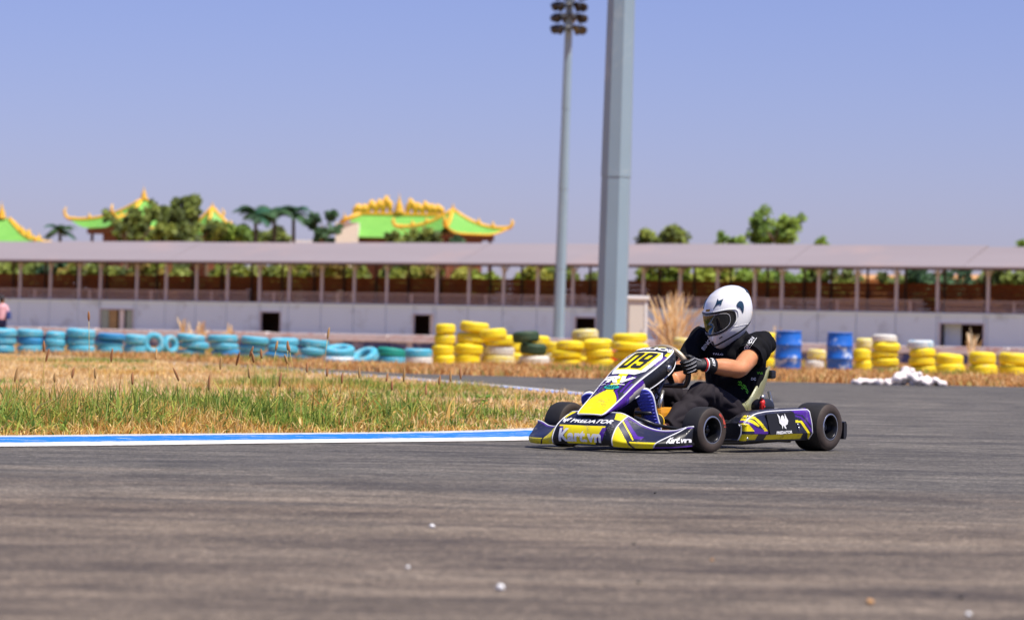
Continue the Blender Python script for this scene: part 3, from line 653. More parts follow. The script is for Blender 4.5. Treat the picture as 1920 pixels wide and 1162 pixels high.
tree(1524, 1560, 440, 470, 310, 'tiny tree right of the tall loose one', G2, 5); tree(1895, 1945, 445, 475, 300, 'tree peeping over the roof at the right edge', G2, 6)
GB = ['#7c8e30', '#8c9a36', '#6a7c2a', '#949438']
# bushes seen through the gap under the roof
gap_u = [(-20, G1), (40, G1), (95, G3), (150, GY), (205, G1), (270, GY), (395, G1), (455, GY), (515, GY), (585, GY), (650, GY), (715, G1), (780, GY), (845, GY), (905, GB), (965, GB), (1025, GB), (1085, G1), (1230, GB), (1295, GB), (1360, GB), (1425, G2), (1490, G2), (1550, G1), (1715, G1), (1760, G3), (1890, G1), (1950, G1)]
for i, (u, p_) in enumerate(gap_u):
    tree(u-80, u+80, 481+u*.006, 545+u*.012, 275-u*.02, f'leafy bush seen under the stand roof, {ORD[i] if i < 18 else ["nineteenth","twentieth","twenty first","twenty second","twenty third","twenty fourth","twenty fifth","twenty sixth","twenty seventh","twenty eighth"][i-18]} from the left', p_, 7, 150, 'bush', .40, 'bushes behind the grandstand')
def palm(u, vt, vb, Y, spread, label):
    b = at(u, vb, Y); top = at(u, vt, Y).z-spread*.42; root = empty('palm_tree', (b.x, Y, 0), 0, label, 'palm tree', 'palms before the temple')
    MB().tube([(0, 0, -.1), (.15, 0, top*.5), (0, 0, top)], [.28, .22, .16], 8).build('trunk', M_BARK, root)
    pal_ = pal(G3+['#3a6a50'])
    for k in range(13):
        a = 2*math.pi*k/13+random.uniform(-.15, .15); el = random.uniform(.15, 1.15); L_ = spread*random.uniform(.85, 1.1); pts = []
        for t in np.linspace(0, 1, 9):
            pts.append(Vector((math.cos(a)*L_*t*math.cos(el*(1-t*.35)), math.sin(a)*L_*t*math.cos(el*(1-t*.35)), top+L_*(math.sin(el)*t*1.15-.72*t*t))))
        V = []; F = []; C = []; tone = random.choice(pal_)
        for i in range(8):
            p, q = pts[i], pts[i+1]; t_ = (q-p).normalized(); sd = t_.cross(Vector((0, 0, 1))).normalized()
            for sg in (-1, 1):
                for e in (0, .5):
                    o_ = p.lerp(q, e); ln = L_*.26*math.sin(math.pi*(.12+.85*(i+e)/8)); k_ = len(V)
                    V += [o_, o_+t_*.30, o_+t_*.35+sd*sg*ln*1.25-Vector((0, 0, ln*.45))]; F.append((k_, k_+1, k_+2)); C.append(tone*random.uniform(.7, 1.2))
            k_ = len(V); V += [p+sd*.03, p-sd*.03, q-sd*.02, q+sd*.02]; F.append((k_, k_+1, k_+2, k_+3)); C.append(tone)
        obj('frond', mesh_data('frond', V, F, M_LEAF, False, C), root)
palm(478, 385, 460, 316, 2.5, 'leftmost of the three palms beside the golden roof'); palm(513, 380, 460, 318, 2.8, 'middle palm of the three, standing tallest'); palm(549, 382, 460, 320, 2.4, 'rightmost of the three palms, nearest the conical tree')
palm(112, 418, 460, 316, 1.9, 'lone palm between the two leftmost golden roofs')

# ------------------------------------------------------------------ temple buildings far behind
n = NT('green_roof_tiles'); v = n.coords(); wv = n.add('ShaderNodeTexWave'); wv.inputs['Scale'].default_value = 1.1; wv.inputs['Distortion'].default_value = .3; n.link(v, wv.inputs[0])
c = n.mix(n.noise(v, .8, 5, .65), (.14, .40, .06), (.24, .56, .10)); c = n.mix(n.math('MULTIPLY', wv.outputs['Fac'], .35), c, (.10, .30, .05)); n.base(c); n.set(.5); n.bump(wv.outputs['Fac'], .6, .08); M_TGREEN = n.m; M_GOLD = pm('golden_trim', (.78, .44, .03), .5, vary=.2, vscale=2.); M_TRED = pm('temple_timber', lin('#6a3a1e'), .7); M_CRW = pm('cream_plaster', lin('#e6dcc8'), .8, vary=.06)
def hip_roof(root, cx, cy, w, d, ridge, z0, h, up, upl, ribs=True):
    """tile roof with concave slopes, upturned corners, golden ribs; w,d: full eave size, ridge: ridge length"""
    K = 12
    def edge_pt(side, s, t):             # s in -1..1 along eave, t 0 eave..1 ridge
        hw, hd = w/2, d/2; rz_ = ridge/2; f = t; zc = z0+h*(f**1.45)
        if side in (0, 2): x = s*(hw+(rz_-hw)*f); y = (-hd if side == 0 else hd)*(1-f)
        else: y = s*hd*(1-f); x = (hw if side == 1 else -hw)*(1-f)+(rz_ if side == 1 else -rz_)*f
        cn = abs(s)**5*(1-f)**2; return Vector((cx+x*(1+cn*upl/w), cy+y*(1+cn*upl/d), zc+up*cn))
    m_ = MB()
    for side in range(4):
        V = []; F = []
        for i in range(K*2+1):
            for j in range(7): V.append(edge_pt(side, -1+i/K, j/6))
        for i in range(K*2):
            for j in range(6): F.append((i*7+j, (i+1)*7+j, (i+1)*7+j+1, i*7+j+1))
        m_.add(V, F, True)
    m_.build('tiled_roof', M_TGREEN, root)
    for sx_ in (-1, 1) if ribs else ():
        for sy_ in (0, 2):
            pts = [edge_pt(sy_, sx_, t) for t in np.linspace(1, 0, 9)]
            e = pts[-1]; dv = (pts[-1]-pts[-2]); dv.z = 0; dv.normalize(); s_ = up*.9
            pts += [e+dv*s_*.35+Vector((0, 0, s_*.25)), e+dv*s_*.55+Vector((0, 0, s_*.8)), e+dv*s_*.30+Vector((0, 0, s_*1.25))]
            rr = [.26]*9+[.26, .20, .06]; MB().tube(pts, rr, 8).build('golden_rib', M_GOLD, root)
            for q in (4, 6): MB().lathe([(.0, .9), (.12, .6), (.30, .3), (.22, 0)], 8, c=pts[q]).build('rib_ornament', M_GOLD, root)
    for side in (0, 2):
        MB().tube([edge_pt(side, s, 0) for s in np.linspace(-1, 1, 25)], .14, 6).build('eave_edge', M_GOLD if up > .5 else M_TGREEN, root)
    return z0+h
def finial(root, x, y, z, s): MB().lathe([(.55*s, 0), (.62*s, .15*s), (.35*s, .3*s), (.48*s, .5*s), (.30*s, .7*s), (.36*s, .85*s), (.16*s, 1.1*s), (.18*s, 1.25*s), (.05*s, 1.6*s), (0, 2.2*s)], 12, c=(x, y, z)).build('finial', M_GOLD, root)
YT = 430; px = YT/FPX
def zt(u, v): return at(u, v, YT).z
# big hall with ridge ornaments
hall = empty('temple_hall', (at(740, 450, YT).x, YT+6, 0), 0, 'big temple hall with lime green roof and row of golden ridge figures', 'temple')
zr = zt(740, 400); ze = zt(740, 446); hw = 150*px
hip_roof(hall, 0, 0, 184*px, 14, 170*px, ze, zr-ze, .12, .1, False)
MB().box((0, 0, ze/2), (180*px, 11, ze)).build('wall', M_TRED, hall)
MB().box((2*px, 0, zr+.12), (172*px, .7, .35), bev=.06).build('ridge_beam', M_GOLD, hall)
for i, t in enumerate((-74, -62, -48, -33, -20, 27, 41, 55, 68, 79)):
    hgt = (12+20*(1-abs(t-3)/82))*px*(1.0, .8, 1.1, 1.0, 1.15)[i % 5] if abs(t-3) > 9 else 0
    if not hgt: continue
    s_ = 1 if t < 0 else -1; f_ = MB()   # a coiling dragon segment: arched body with a crest
    x_ = t*px; f_.tube([(x_-.5, 0, zr+.2), (x_-.35, 0, zr+hgt*.6), (x_, 0, zr+hgt), (x_+.4, 0, zr+hgt*.7), (x_+.55, 0, zr+.25)], [.30, .44, .56, .46, .26], 8)
    f_.tube([(x_, 0, zr+hgt), (x_+s_*.35, 0, zr+hgt+.45)], [.2, .05], 6); f_.build('ridge_figure', M_GOLD, hall)
finial(hall, 4*px, 0, zr+.3, 1.30)
cw = at(650, 430, YT-3); 
MB().box((at(652, 430, YT).x-hall.location.x, -6, zt(650, 418)/2), (42*px, 5, zt(650, 418))).build('gable_wall', M_CRW, hall)
MB().tube([(at(640, 417, YT).x-hall.location.x, -8.6, zt(640, 417)), (at(655, 411, YT).x-hall.location.x, -8.6, zt(655, 411)), (at(678, 398, YT).x-hall.location.x, -8.6, zt(678, 402))], [.25, .3, .3], 8).build('golden_rib', M_GOLD, hall); finial(hall, at(648, 410, YT).x-hall.location.x, -8.6, zt(648, 414), .55)
def pavilion(u, vbase, vtop, wpx, dpt, ridge_px, up, label, Y=YT, cols=True, fin=.9, rz=0.):
    x = at(u, 450, Y).x; root = empty('temple_pavilion', (x, Y, 0), rz, label, 'temple'); p_ = Y/FPX
    z0 = at(u, vbase, Y).z; z1 = at(u, vtop, Y).z
    hip_roof(root, 0, 0, wpx*p_, dpt, ridge_px*p_, z0, z1-z0, up, up*1.2); finial(root, 0, 0, z1, fin)
    MB().box((0, 0, z0-.35), (wpx*p_*.84, dpt*.84, .7)).build('eave_beam', M_TRED, root)
    MB().box((0, 0, (z0-.7)/2), (wpx*p_*.60, dpt*.60, z0-.7)).build('wall', M_TRED, root)
    if cols:
        for sx_ in (-1, 1):
            for sy_ in (-1, 1): MB().tube([(sx_*wpx*p_*.38, sy_*dpt*.38, 0), (sx_*wpx*p_*.38, sy_*dpt*.38, z0-.3)], .22, 10).build('column', M_TRED, root)
    return root
pavilion(848, 440, 394, 132, 9.3, 4, 1.0, 'golden edged corner pavilion roof with upturned eaves right of the big hall', YT-8, fin=.5, rz=R(38))
pavilion(268, 430, 374, 190, 14, 8, 1.4, 'tall pavilion with curling golden eave behind the broad dark tree', YT+20, fin=.95, rz=R(30))
pavilion(397, 444, 390, 96, 7, 3, .3, 'small pyramid roof with golden ribs left of the palms', YT+10, fin=.45, rz=R(40))
pavilion(2, 456, 410, 150, 12, 30, .3, 'lime green roof with golden finial at the left edge', YT-20, fin=1.1)
MB_ = MB(); cr = empty('cream_house', (at(560, 450, 440).x, 444, 0), 0, 'plain cream building glimpsed behind the palms', 'building')
MB().box((0, 0, 6.4), (5.2, 5, 12.8)).build('wall', M_CRW, cr); MB().box((0, 0, 13.0), (5.6, 5.4, .4)).build('roof_slab', M_WH, cr)
M_CLAY = pm('tan_bank', lin('#b98a58'), .9, vary=.2, vscale=.3)
for (u, w_, v_, Y_, lb) in [(1640, 150, 524, 330, 'row of distant tan walls seen under the roof at right'), (1815, 130, 524, 335, 'distant tan wall seen under the roof far right'), (300, 60, 492, 300, 'tan gable seen under the roof at left')]:
    p = at(u, v_, Y_); root = empty('low_building', (p.x, Y_, 0), 0, lb, 'building'); ww = w_/FPX*Y_
    MB().box((0, 0, p.z/2), (ww, 4, p.z)).build('wall', M_CLAY, root); rf = MB(); rf.prism([(-2.3, p.z), (2.3, p.z), (0, p.z+.5)], lambda a, b: (-ww/2-.2, a, b), lambda a, b: (ww/2+.2, a, b)); rf.build('roof', M_CLAY, root)
    for q in range(max(2, int(ww/2.2))): MB().box((-ww/2+1.1+q*2.2, -2.02, p.z*.8), (.7, .06, .8)).build('window', M_DARKW, root)
# ------------------------------------------------------------------ the kart (local axes: x forward, y to the driver's left, z up; origin under the rear axle)
KART_O = (1.347, 19.241, 0.0); KART_RZ = R(232)
kart = empty('racing_kart', KART_O, KART_RZ, 'black, purple and yellow racing kart numbered 09 on the track', 'kart')
NAVY, BLACK, PURPLE, YEL, WHT, LILAC, TEAL, GREYP = lin('#1a1d38'), lin('#101118'), lin('#4a1a8c'), lin('#f2de0c'), (.80, .80, .80), lin('#6a4ac0'), lin('#2aa89c'), lin('#b8b0a8')
M_BODY = attr_mat('kart_bodywork', rough=.40, spec=.4, coat=.12, scuff=.75, vary=.06, vscale=14.)
M_PIPE = pm('white_piping', (.72, .72, .74), .45, vary=.08); M_STEEL = pm('bare_steel', (.42, .43, .46), .28, metal=.9, vary=.15); M_BLK = pm('black_plastic', (.012, .012, .014), .42, vary=.2, bump=.1)
M_FRAME = pm('chassis_black', (.02, .02, .024), .35, metal=.3, vary=.2); M_ALU = pm('aluminium', (.62, .60, .55), .32, metal=.9, vary=.1); M_TXTW = pm('white_print', (.82, .82, .82), .5, vary=.04); M_TXTK = pm('black_print', (.008, .008, .012), .6, vary=.1)
n = NT('slick_rubber'); v = n.coords(); c = n.mix(n.noise(v, 20, 4), (.012, .012, .013), (.028, .026, .025)); n.base(c); n.set(.62, spec=.35); n.bump(n.noise(v, 90, 4, .7), .25, .004); M_TREAD = n.m
n = NT('scrubbed_sidewall'); v = n.coords(); c = n.mix(n.noise(v, 12, 5, .7), (.020, .018, .017), (.075, .052, .040)); n.base(c); n.set(.65, spec=.3); n.bump(n.noise(v, 60, 3), .2, .004); M_SIDE = n.m
M_RIM = pm('dark_rim', (.015, .015, .018), .3, metal=.6, vary=.2); M_FIBRE = None
n = NT('seat_fibreglass'); v = n.coords(); c = n.mix(n.noise(v, 6, 5, .6), lin('#6f7048'), lin('#9a9a72')); c = n.mix(n.ramp(n.noise(v, 3, 4), [(.55, (0, 0, 0)), (.7, (1, 1, 1))]), c, lin('#5c6258')); n.base(c); n.set(.28, spec=.6, coat=.4); M_FIBRE = n.m

def srf(name, S, na, nb, paint, parent, mat=M_BODY, th=.004, flip=False):
    V = [S(i/na, j/nb) for i in range(na+1) for j in range(nb+1)]; F = []; C = []
    for i in range(na):
        for j in range(nb):
            a = i*(nb+1)+j; q = (a, a+nb+1, a+nb+2, a+1); F.append(q[::-1] if flip else q); C.append(paint((i+.5)/na, (j+.5)/nb))
    me = mesh_data(name, V, F, mat, True, C); o = obj(name, me, parent)
    md = o.modifiers.new('thickness', 'SOLIDIFY'); md.thickness = th; md.offset = -1; return o
def S_normal(S, a, b, flip=False):
    e = .004; p = Vector(S(a, b)); da = Vector(S(min(1, a+e), b))-Vector(S(max(0, a-e), b)); db = Vector(S(a, min(1, b+e)))-Vector(S(a, max(0, b-e)))
    nr = da.cross(db); nr = -nr if flip else nr
    return nr.normalized() if nr.length > 1e-12 else Vector((0, 0, 1))
def text_mesh(body, bold=0.0, shear=0.0, cuts=4):
    cu = bpy.data.curves.new('lettering', 'FONT'); cu.body = body; cu.size = 1; cu.offset = bold; cu.resolution_u = 3; cu.fill_mode = 'FRONT'; cu.shear = shear
    o = bpy.data.objects.new('lettering', cu); COL.objects.link(o); bpy.context.view_layer.update()
    dg = bpy.context.evaluated_depsgraph_get(); me = bpy.data.meshes.new_from_object(o.evaluated_get(dg)); bpy.data.objects.remove(o); bpy.data.curves.remove(cu)
    bm = bmesh.new(); bm.from_mesh(me); bmesh.ops.triangulate(bm, faces=bm.faces)
    for _ in range(cuts):
        lg = [e for e in bm.edges if e.calc_length() > .14]
        if lg: bmesh.ops.subdivide_edges(bm, edges=lg, cuts=1); bmesh.ops.triangulate(bm, faces=[f for f in bm.faces if len(f.verts) > 3])
    V = np.array([v.co[:2] for v in bm.verts]); bm.verts.index_update(); F = [[v.index for v in f.verts] for f in bm.faces]; bm.free(); bpy.data.meshes.remove(me)
    V -= V.min(0); V /= V.max(0); return V, F
def put(name, V, F, mp, mat, parent):    # mp: (fx, fy) in 0..1 -> 3D point
    o = obj(name, mesh_data(name, [mp(x, y) for x, y in V], F, mat), parent); return o
def on(S, a0, a1, b0, b1, off=.0035, flip=False, swap=False):
    def f(x, y):
        a, b = a0+(a1-a0)*(y if swap else x), b0+(b1-b0)*(x if swap else y)
        return Vector(S(a, b))+S_normal(S, a, b, flip)*off
    return f

# --- front fairing
FT = [(0, 1.490, .036, 1.502, .075, 1.480, .134, 1.425, .180, 1.365, .212), (.16, 1.488, .034, 1.500, .073, 1.478, .134, 1.420, .180, 1.36, .212), (.205, 1.482, .030, 1.494, .068, 1.455, .126, 1.395, .165, 1.340, .190),
      (.265, 1.462, .027, 1.474, .060, 1.415, .103, 1.350, .128, 1.300, .146), (.34, 1.432, .026, 1.442, .058, 1.375, .090, 1.310, .108, 1.265, .122), (.42, 1.385, .028, 1.394, .058, 1.325, .090, 1.270, .108, 1.225, .124),
      (.475, 1.325, .031, 1.332, .060, 1.285, .098, 1.240, .122, 1.205, .142), (.505, 1.262, .036, 1.268, .064, 1.250, .100, 1.222, .126, 1.198, .148), (.515, 1.205, .040, 1.206, .066, 1.204, .100, 1.200, .126, 1.194, .149)]
def fair(a, b):
    y = (a*2-1)*.515; r_ = lerp_table(FT, abs(y)); P = [(r_[2*i], r_[2*i+1]) for i in range(5)]; k = min(3.999, b*4); i = int(k); t = k-i
    g = lambda j: np.array(P[max(0, min(4, j))]); A, B, C_, D = g(i-1), g(i), g(i+1), g(i+2)
    p = .5*((2*B)+(-A+C_)*t+(2*A-5*B+4*C_-D)*t*t+(-A+3*B-3*C_+D)*t**3); return (p[0]+.03, y*1.05-.008, p[1])
def fair_paint(a, b):
    y = (a*2-1)*.515; ay = abs(y)
    if b > .965: return WHT if ay > .2 else NAVY
    if ay < .195:                        # middle block
        if b < .53:
            if b > .495: return YEL if -.165 < y < .14 else BLACK
            tw = .045*(.5-b)/.5
            if -.135+tw < y < .125-tw: return YEL if b > .04 else BLACK
            if -.16+tw < y < .15-tw*.5: return PURPLE if b > .18 else BLACK
            return BLACK
        if ay > .13+(.965-b)*.13: return YEL if b > .74 else NAVY
        if .03 < y < .07 and b > .80: return PURPLE
        return NAVY
    # wings
    if y > 0:
        edge_y = .415+(b-.25)*.085
        if y > edge_y: return PURPLE if b > .88 or b < .08 else BLACK
    yb = .26+.30*max(0, (.275-ay)/.075)
    st = .30+.42*max(0, (.30-ay)/.10)
    if b < yb: return BLACK if abs(ay-.285-(.2-b)*.10) < .007 else YEL
    if y > 0 and st < b < st+.035 and ay < .30: return YEL
    if y > 0 and st+.06 < b < st+.16 and ay < .33: return PURPLE
    if b > .90: return PURPLE
    return NAVY
fo_ = srf('front_fairing', fair, 320, 110, fair_paint, kart); fo_['label'] = 'scuffed navy, purple and yellow front fairing'
V, F = text_mesh('Kart.vn', .035); put('lettering', V, F, on(fair, .355, .625, .12, .44, flip=False), M_TXTW, fo_)
put('lettering', V, F, on(fair, .938, .998, .22, .43, flip=False), M_TXTW, fo_)
V, F = text_mesh('PREDATOR', .03, .25); put('lettering', V, F, on(fair, .40, .66, .585, .70), M_TXTW, fo_)
emb = np.array([(0, .9), (.12, 1), (.22, .55), (.30, .95), (.42, .5), (.55, .95), (.62, .55), (.78, 1), (1, .95), (.80, .5), (.70, .2), (.55, .45), (.48, .0), (.38, .0), (.34, .45), (.22, .1), (.12, .5)])
put('emblem', emb, [tuple(range(len(emb)))], on(fair, .34, .395, .57, .72), M_TXTW, fo_)
ya = lambda y: (y/.515+1)/2
m_ = MB(); m_.tube([fair(ya(.415+(t-.25)*.085), t) for t in np.linspace(.05, .96, 24)], .0036, 6)
for y_ in (-.195, .195): m_.tube([fair(ya(y_), t) for t in np.linspace(.05, .96, 24)], .0036, 6)
m_.tube([fair(t, .985) for t in np.linspace(0, 1, 90)], .0042, 6); m_.build('edge_piping', M_PIPE, fo_)
# underside lip and bumper bars
m_ = MB(); m_.tube([(1.18, -.50, .05)]+[(fair(t, .1)[0]-.05, fair(t, .1)[1]*.97, .05) for t in np.linspace(.03, .97, 40)]+[(1.18, .50, .05)], .010, 8); m_.build('fairing_bracket', M_BLK, fo_)
bb = MB()
for z_, w_ in ((.07, .20), (.16, .17)): bb.tube([(1.16, -w_, z_), (1.30, -w_, z_), (1.36, -w_+.05, z_), (1.36, w_-.05, z_), (1.30, w_, z_), (1.16, w_, z_)], .010, 8)
bb.build('front_bumper', M_STEEL, kart)

# --- nose (number) panel
NTB = [(0, 1.470, .198, .078, .004, .004), (.05, 1.445, .214, .094, .010, .012), (.25, 1.330, .286, .106, .016, .055), (.45, 1.190, .378, .118, .022, .080), (.62, 1.062, .450, .136, .026, .095), (.80, .928, .520, .140, .026, .095), (.92, .848, .556, .118, .022, .075), (1.0, .800, .570, .075, .010, .050)]
def nose(a, b):
    s = b; q = a*2-1; cx, cz, hw, cr, dr_ = lerp_table(NTB, s); nx, nz = .50, .866
    if abs(q) <= .74:
        t = q/.74; o_ = cr*(1-t*t); return (cx+nx*o_, hw*math.sin(t*math.pi/2*.92)/math.sin(math.pi/2*.92), cz+nz*o_)
    f = (abs(q)-.74)/.26; sg = 1 if q > 0 else -1
    return (cx-nx*dr_*f*1.05, sg*hw*(1+.10*math.sin(f*math.pi)-.10*f), cz-nz*dr_*f*1.0)
SH = [(q_, s_-.042) for q_, s_ in [(-.40, .555), (.30, .555), (.50, .615), (.55, .80), (.38, .872), (-.40, .872), (-.52, .79), (-.56, .63)]]
def nose_paint(a, b):
    q = a*2-1; s = b; aq = abs(q)
    if aq > .74:
        f = (aq-.74)/.26
        if s < .30: return PURPLE
        if s < .50: return PURPLE if f < .42+.5*(.36-s) else (GREYP if s > .33 else LILAC)
        return BLACK
    if inpoly(q, s, SH):
        return YEL if (-.40+(s-.6)*.25 < q < .36+(s-.6)*.05 and .573 < s < .820) else WHT
    if s < .315:                         # yellow lower panel
        w_ = .66 if s < .20 else .66-(s-.20)/.115*.50
        if aq < w_: return YEL
        return PURPLE if w_+.03 < aq < w_+.12 else NAVY
    if aq < .115 and s < .525: return YEL
    if s < .50:
        if .17 < aq < .25 or .36 < aq < .44 or (.52 < aq < .62 and s < .42): return PURPLE
        if .55 < aq and s < .40: return NAVY
    if .40 < q < .66 and .60+q*.1 < s < .73+q*.1 and not inpoly(q, s, SH): return PURPLE
    if s > .80 and .52 < aq < .74 and s < .925: return YEL
    if s > .93 and aq < .3: return YEL
    return NAVY
no_ = srf('number_panel', nose, 150, 280, nose_paint, kart, flip=False); no_['label'] = 'tilted front panel with the number 09'
def qa(q): return (q+1)/2
def octo(x0, x1, y0, y1, c_): return [(x0+c_, y0), (x1-c_, y0), (x1, y0+c_*.6), (x1, y1-c_*.6), (x1-c_, y1), (x0+c_, y1), (x0, y1-c_*.6), (x0, y0+c_*.6)]
def ring8(o_, i_, k): return o_+i_, [(k+j, k+(j+1) % 8, k+8+(j+1) % 8, k+8+j) for j in range(8)]
V0, F0 = ring8(octo(0, .44, 0, 1, .08), octo(.13, .31, .15, .85, .03), 0)
V9, F9 = ring8(octo(.56, 1, .40, 1, .08), octo(.69, .87, .54, .85, .03), 16)
low9 = [(.87, .06), (.87, .398), (1, .42), (1, .05), (.92, 0), (.64, 0), (.56, .05), (.56, .25), (.69, .25), (.69, .15), (.87, .15)]
Vn = V0+V9+low9; Fn = F0+F9+[(32, 42, 33, 34, 35), (32, 35, 36), (32, 36, 37, 41, 42), (37, 38, 39, 40, 41)]
Vn = np.array([(x*.90+.10*y, y) for x, y in Vn])
put('number', Vn, Fn, on(nose, qa(-.35), qa(.32), .590, .805, off=.004), M_TXTK, no_)
V, F = text_mesh('FRV', .06, .2); put('lettering', V, F, on(nose, qa(-.60), qa(.48), .402, .478, off=.005), M_TXTW, no_)
m_ = MB(); put('underline', np.array([(0, 0), (.36, 0), (.36, 1), (0, 1), (.62, 0), (1, 0), (1, 1), (.62, 1)]), [(0, 1, 2, 3), (4, 5, 6, 7)], on(nose, qa(-.62), qa(.34), .384, .391, off=.005), M_TXTW, no_)
V, F = text_mesh('HELIOS', .04); put('lettering', V, F, on(nose, qa(-.64), qa(.66), .848, .912, off=.005), M_TXTW, no_)
M_TEAL = pm('teal_sticker', TEAL, .4, vary=.2); el = [(.5+.5*math.cos(t), .5+.5*math.sin(t)) for t in np.linspace(0, 2*math.pi, 24, endpoint=False)]
put('sticker', np.array(el), [tuple(range(24))], on(nose, qa(-.24), qa(.24), .332, .376, off=.004), M_TEAL, no_)
V, F = text_mesh('FAST', .02); put('sticker_print', V, F, on(nose, qa(-.16), qa(.16), .343, .365, off=.0055), M_TXTK, no_)
for q in (-.74, .74, -1, 1):
    m_ = MB(); m_.tube([nose(qa(q), t) for t in np.linspace(0.0 if abs(q) < .9 else .40, 1, 60)], .0042, 6); m_.build('edge_piping', M_PIPE, no_)
m_ = MB(); m_.tube([nose(qa(q), 0) for q in np.linspace(-.74, .74, 20)], .0042, 6); m_.build('edge_piping', M_PIPE, no_)
m_ = MB(); m_.lathe([(0, .010), (.016, .010), (.020, .004), (.020, -.002)], 16, c=(.93, .150, .462), axis='Y'); m_.build('panel_fastener', M_STEEL, no_)
for y_ in (-.07, .07): MB().tube([(1.37, y_, .17), (1.37, y_, .235)], .009, 8).build('panel_stay', M_BLK, no_)

# --- side pods
def z4(X, Y): return (.84-(X-680)*(.703/770), .074+(865-Y)*(.171/350))
PODP = {k: [z4(*p) for p in v_] for k, v_ in dict(
    yb1=[(686, 803), (835, 803), (842, 880), (686, 880)], yb2=[(930, 812), (1330, 802), (1352, 884), (935, 884)], yl=[(665, 668), (735, 682), (797, 768), (665, 768)],
    ya1=[(742, 580), (800, 596), (850, 650), (932, 768), (900, 772), (800, 632), (733, 602)], ya2=[(724, 612), (790, 645), (845, 705), (832, 718), (790, 692), (716, 634)],
    pu=[(700, 636), (745, 642), (805, 720), (935, 776), (935, 804), (800, 800), (785, 742)], pr=[(1213, 540), (1420, 505), (1452, 755), (1330, 590), (1240, 572)], pl=[(1240, 585), (1316, 606), (1446, 782), (1436, 800), (1302, 626), (1240, 604)],
    yr=[(1243, 648), (1312, 652), (1450, 858), (1434, 872), (1294, 676), (1243, 674)]).items()}
def make_pod(side):
    def pod(a, b):
        x = .805-.665*a                   # a 0 front .. 1 rear
        top = float(lerp_table([(0, .168), (.05, .200), (.14, .226), (.3, .240), (.6, .247), (1, .250)], a)[0])
        bulge = .015*math.sin(min(1, a*3.2)*math.pi/2); xs_ = .03*(1-min(1, a*5))
        P = [(.575, .062), (.598+bulge, .105), (.600+bulge, .16), (.592+bulge, top-.022), (.570+bulge*.6, top), (.50, top-.004), (.44, top-.035), (.43, .06)]
        k = min(6.999, b*7); i = int(k); t = k-i; y_ = P[i][0]+(P[i+1][0]-P[i][0])*t; z_ = P[i][1]+(P[i+1][1]-P[i][1])*t
        return (x+.028*(1-a)*0-(.0 if a < .9 else (a-.9)*10*.04*(z_-.07)/.18*-1), side*(y_-(.035 if a < .001 else 0)), z_)
    def paint(a, b):
        x, y_, z_ = pod(a, b)
        if b > .62: return BLACK
        for nm, col in (('yr', YEL), ('pl', PURPLE), ('pr', PURPLE), ('ya1', YEL), ('ya2', YEL), ('yl', YEL), ('yb1', YEL), ('yb2', YEL), ('pu', PURPLE)):
            if inpoly(x, z_, PODP[nm]): return col
        return NAVY
    o = srf('side_pod', pod, 220, 130, paint, kart, flip=(side < 0)); o['label'] = ('left' if side > 0 else 'right')+' side pod in navy, purple and yellow'
    # end caps
    for a in (0, 1):
        ring = [pod(a, t) for t in np.linspace(0, 1, 16)]; MB().add(ring, [tuple(range(16))]).build('pod_end', M_BLK, o)
    m_ = MB(); m_.tube([pod(t, .50) for t in np.linspace(0, 1, 40)], .004, 6); m_.build('edge_piping', M_PIPE, o)
    for a in (.0, 1): MB().tube([pod(a, t) for t in np.linspace(.02, .5, 16)], .004, 6).build('edge_piping', M_PIPE, o)
    MB().tube([pod(t, .02) for t in np.linspace(0, 1, 20)], .005, 6).build('lower_edge', M_BLK, o)
    face = lambda x_, z_: Vector((x_, side*(.6215), z_))
    def flat(x_, z_, off=0.): return Vector((x_, side*(.6195+off-.10*max(0, z_-.185)), z_))
    pl_ = [z4(*p) for p in [(903, 572), (1212, 546), (1252, 795), (950, 812)]]; nn = len(pl_)
    q = MB(); q.prism(pl_, lambda x_, z_: flat(x_, z_, -.004), lambda x_, z_: flat(x_, z_, .0015)); pp = q.build('sticker_plate', M_TXTK, o)
    em2 = [(1020, 568), (1048, 600), (1052, 640), (1064, 600), (1078, 585), (1092, 600), (1104, 640), (1104, 565), (1122, 610), (1142, 650), (1136, 690), (1112, 706), (1126, 745), (1108, 738), (1090, 705), (1078, 748), (1072, 705), (1044, 678), (1036, 625)]
    em2 = [z4(*p) for p in em2]
    MB().add([flat(x_, z_, .0035) for x_, z_ in em2], [tuple(range(len(em2)))]).build('emblem', M_TXTW, pp)
    V, F = text_mesh('PREDATOR', .04)
    (xa, za), (xb, zb) = z4(1015, 803), z4(1192, 768)
    if side < 0: xa, xb = xb, xa
    put('lettering', V, F, lambda x_, y_: flat(xa+(xb-xa)*x_, za-.002+(zb-za)*y_+ .004*x_, .0035), M_TXTW, pp)
    for X, Y_ in ((700, 600), (700, 850), (1262, 700), (1275, 740)):
        x_, z_ = z4(X, Y_); MB().lathe([(0, .004), (.006, .003), (.008, 0)], 10, c=flat(x_, z_, .0), axis='Y').build('bolt', M_STEEL, o)
    m_ = MB(); m_.tube([(.80, side*.30, .06), (.80, side*.54, .07), (.74, side*.56, .07), (.26, side*.56, .07), (.20, side*.54, .07), (.20, side*.30, .06)], .010, 8); m_.tube([(.72, side*.30, .06), (.72, side*.52, .15), (.28, side*.52, .15), (.28, side*.30, .06)], .009, 8); m_.build('side_bar', M_FRAME, o)
make_pod(1); make_pod(-1)

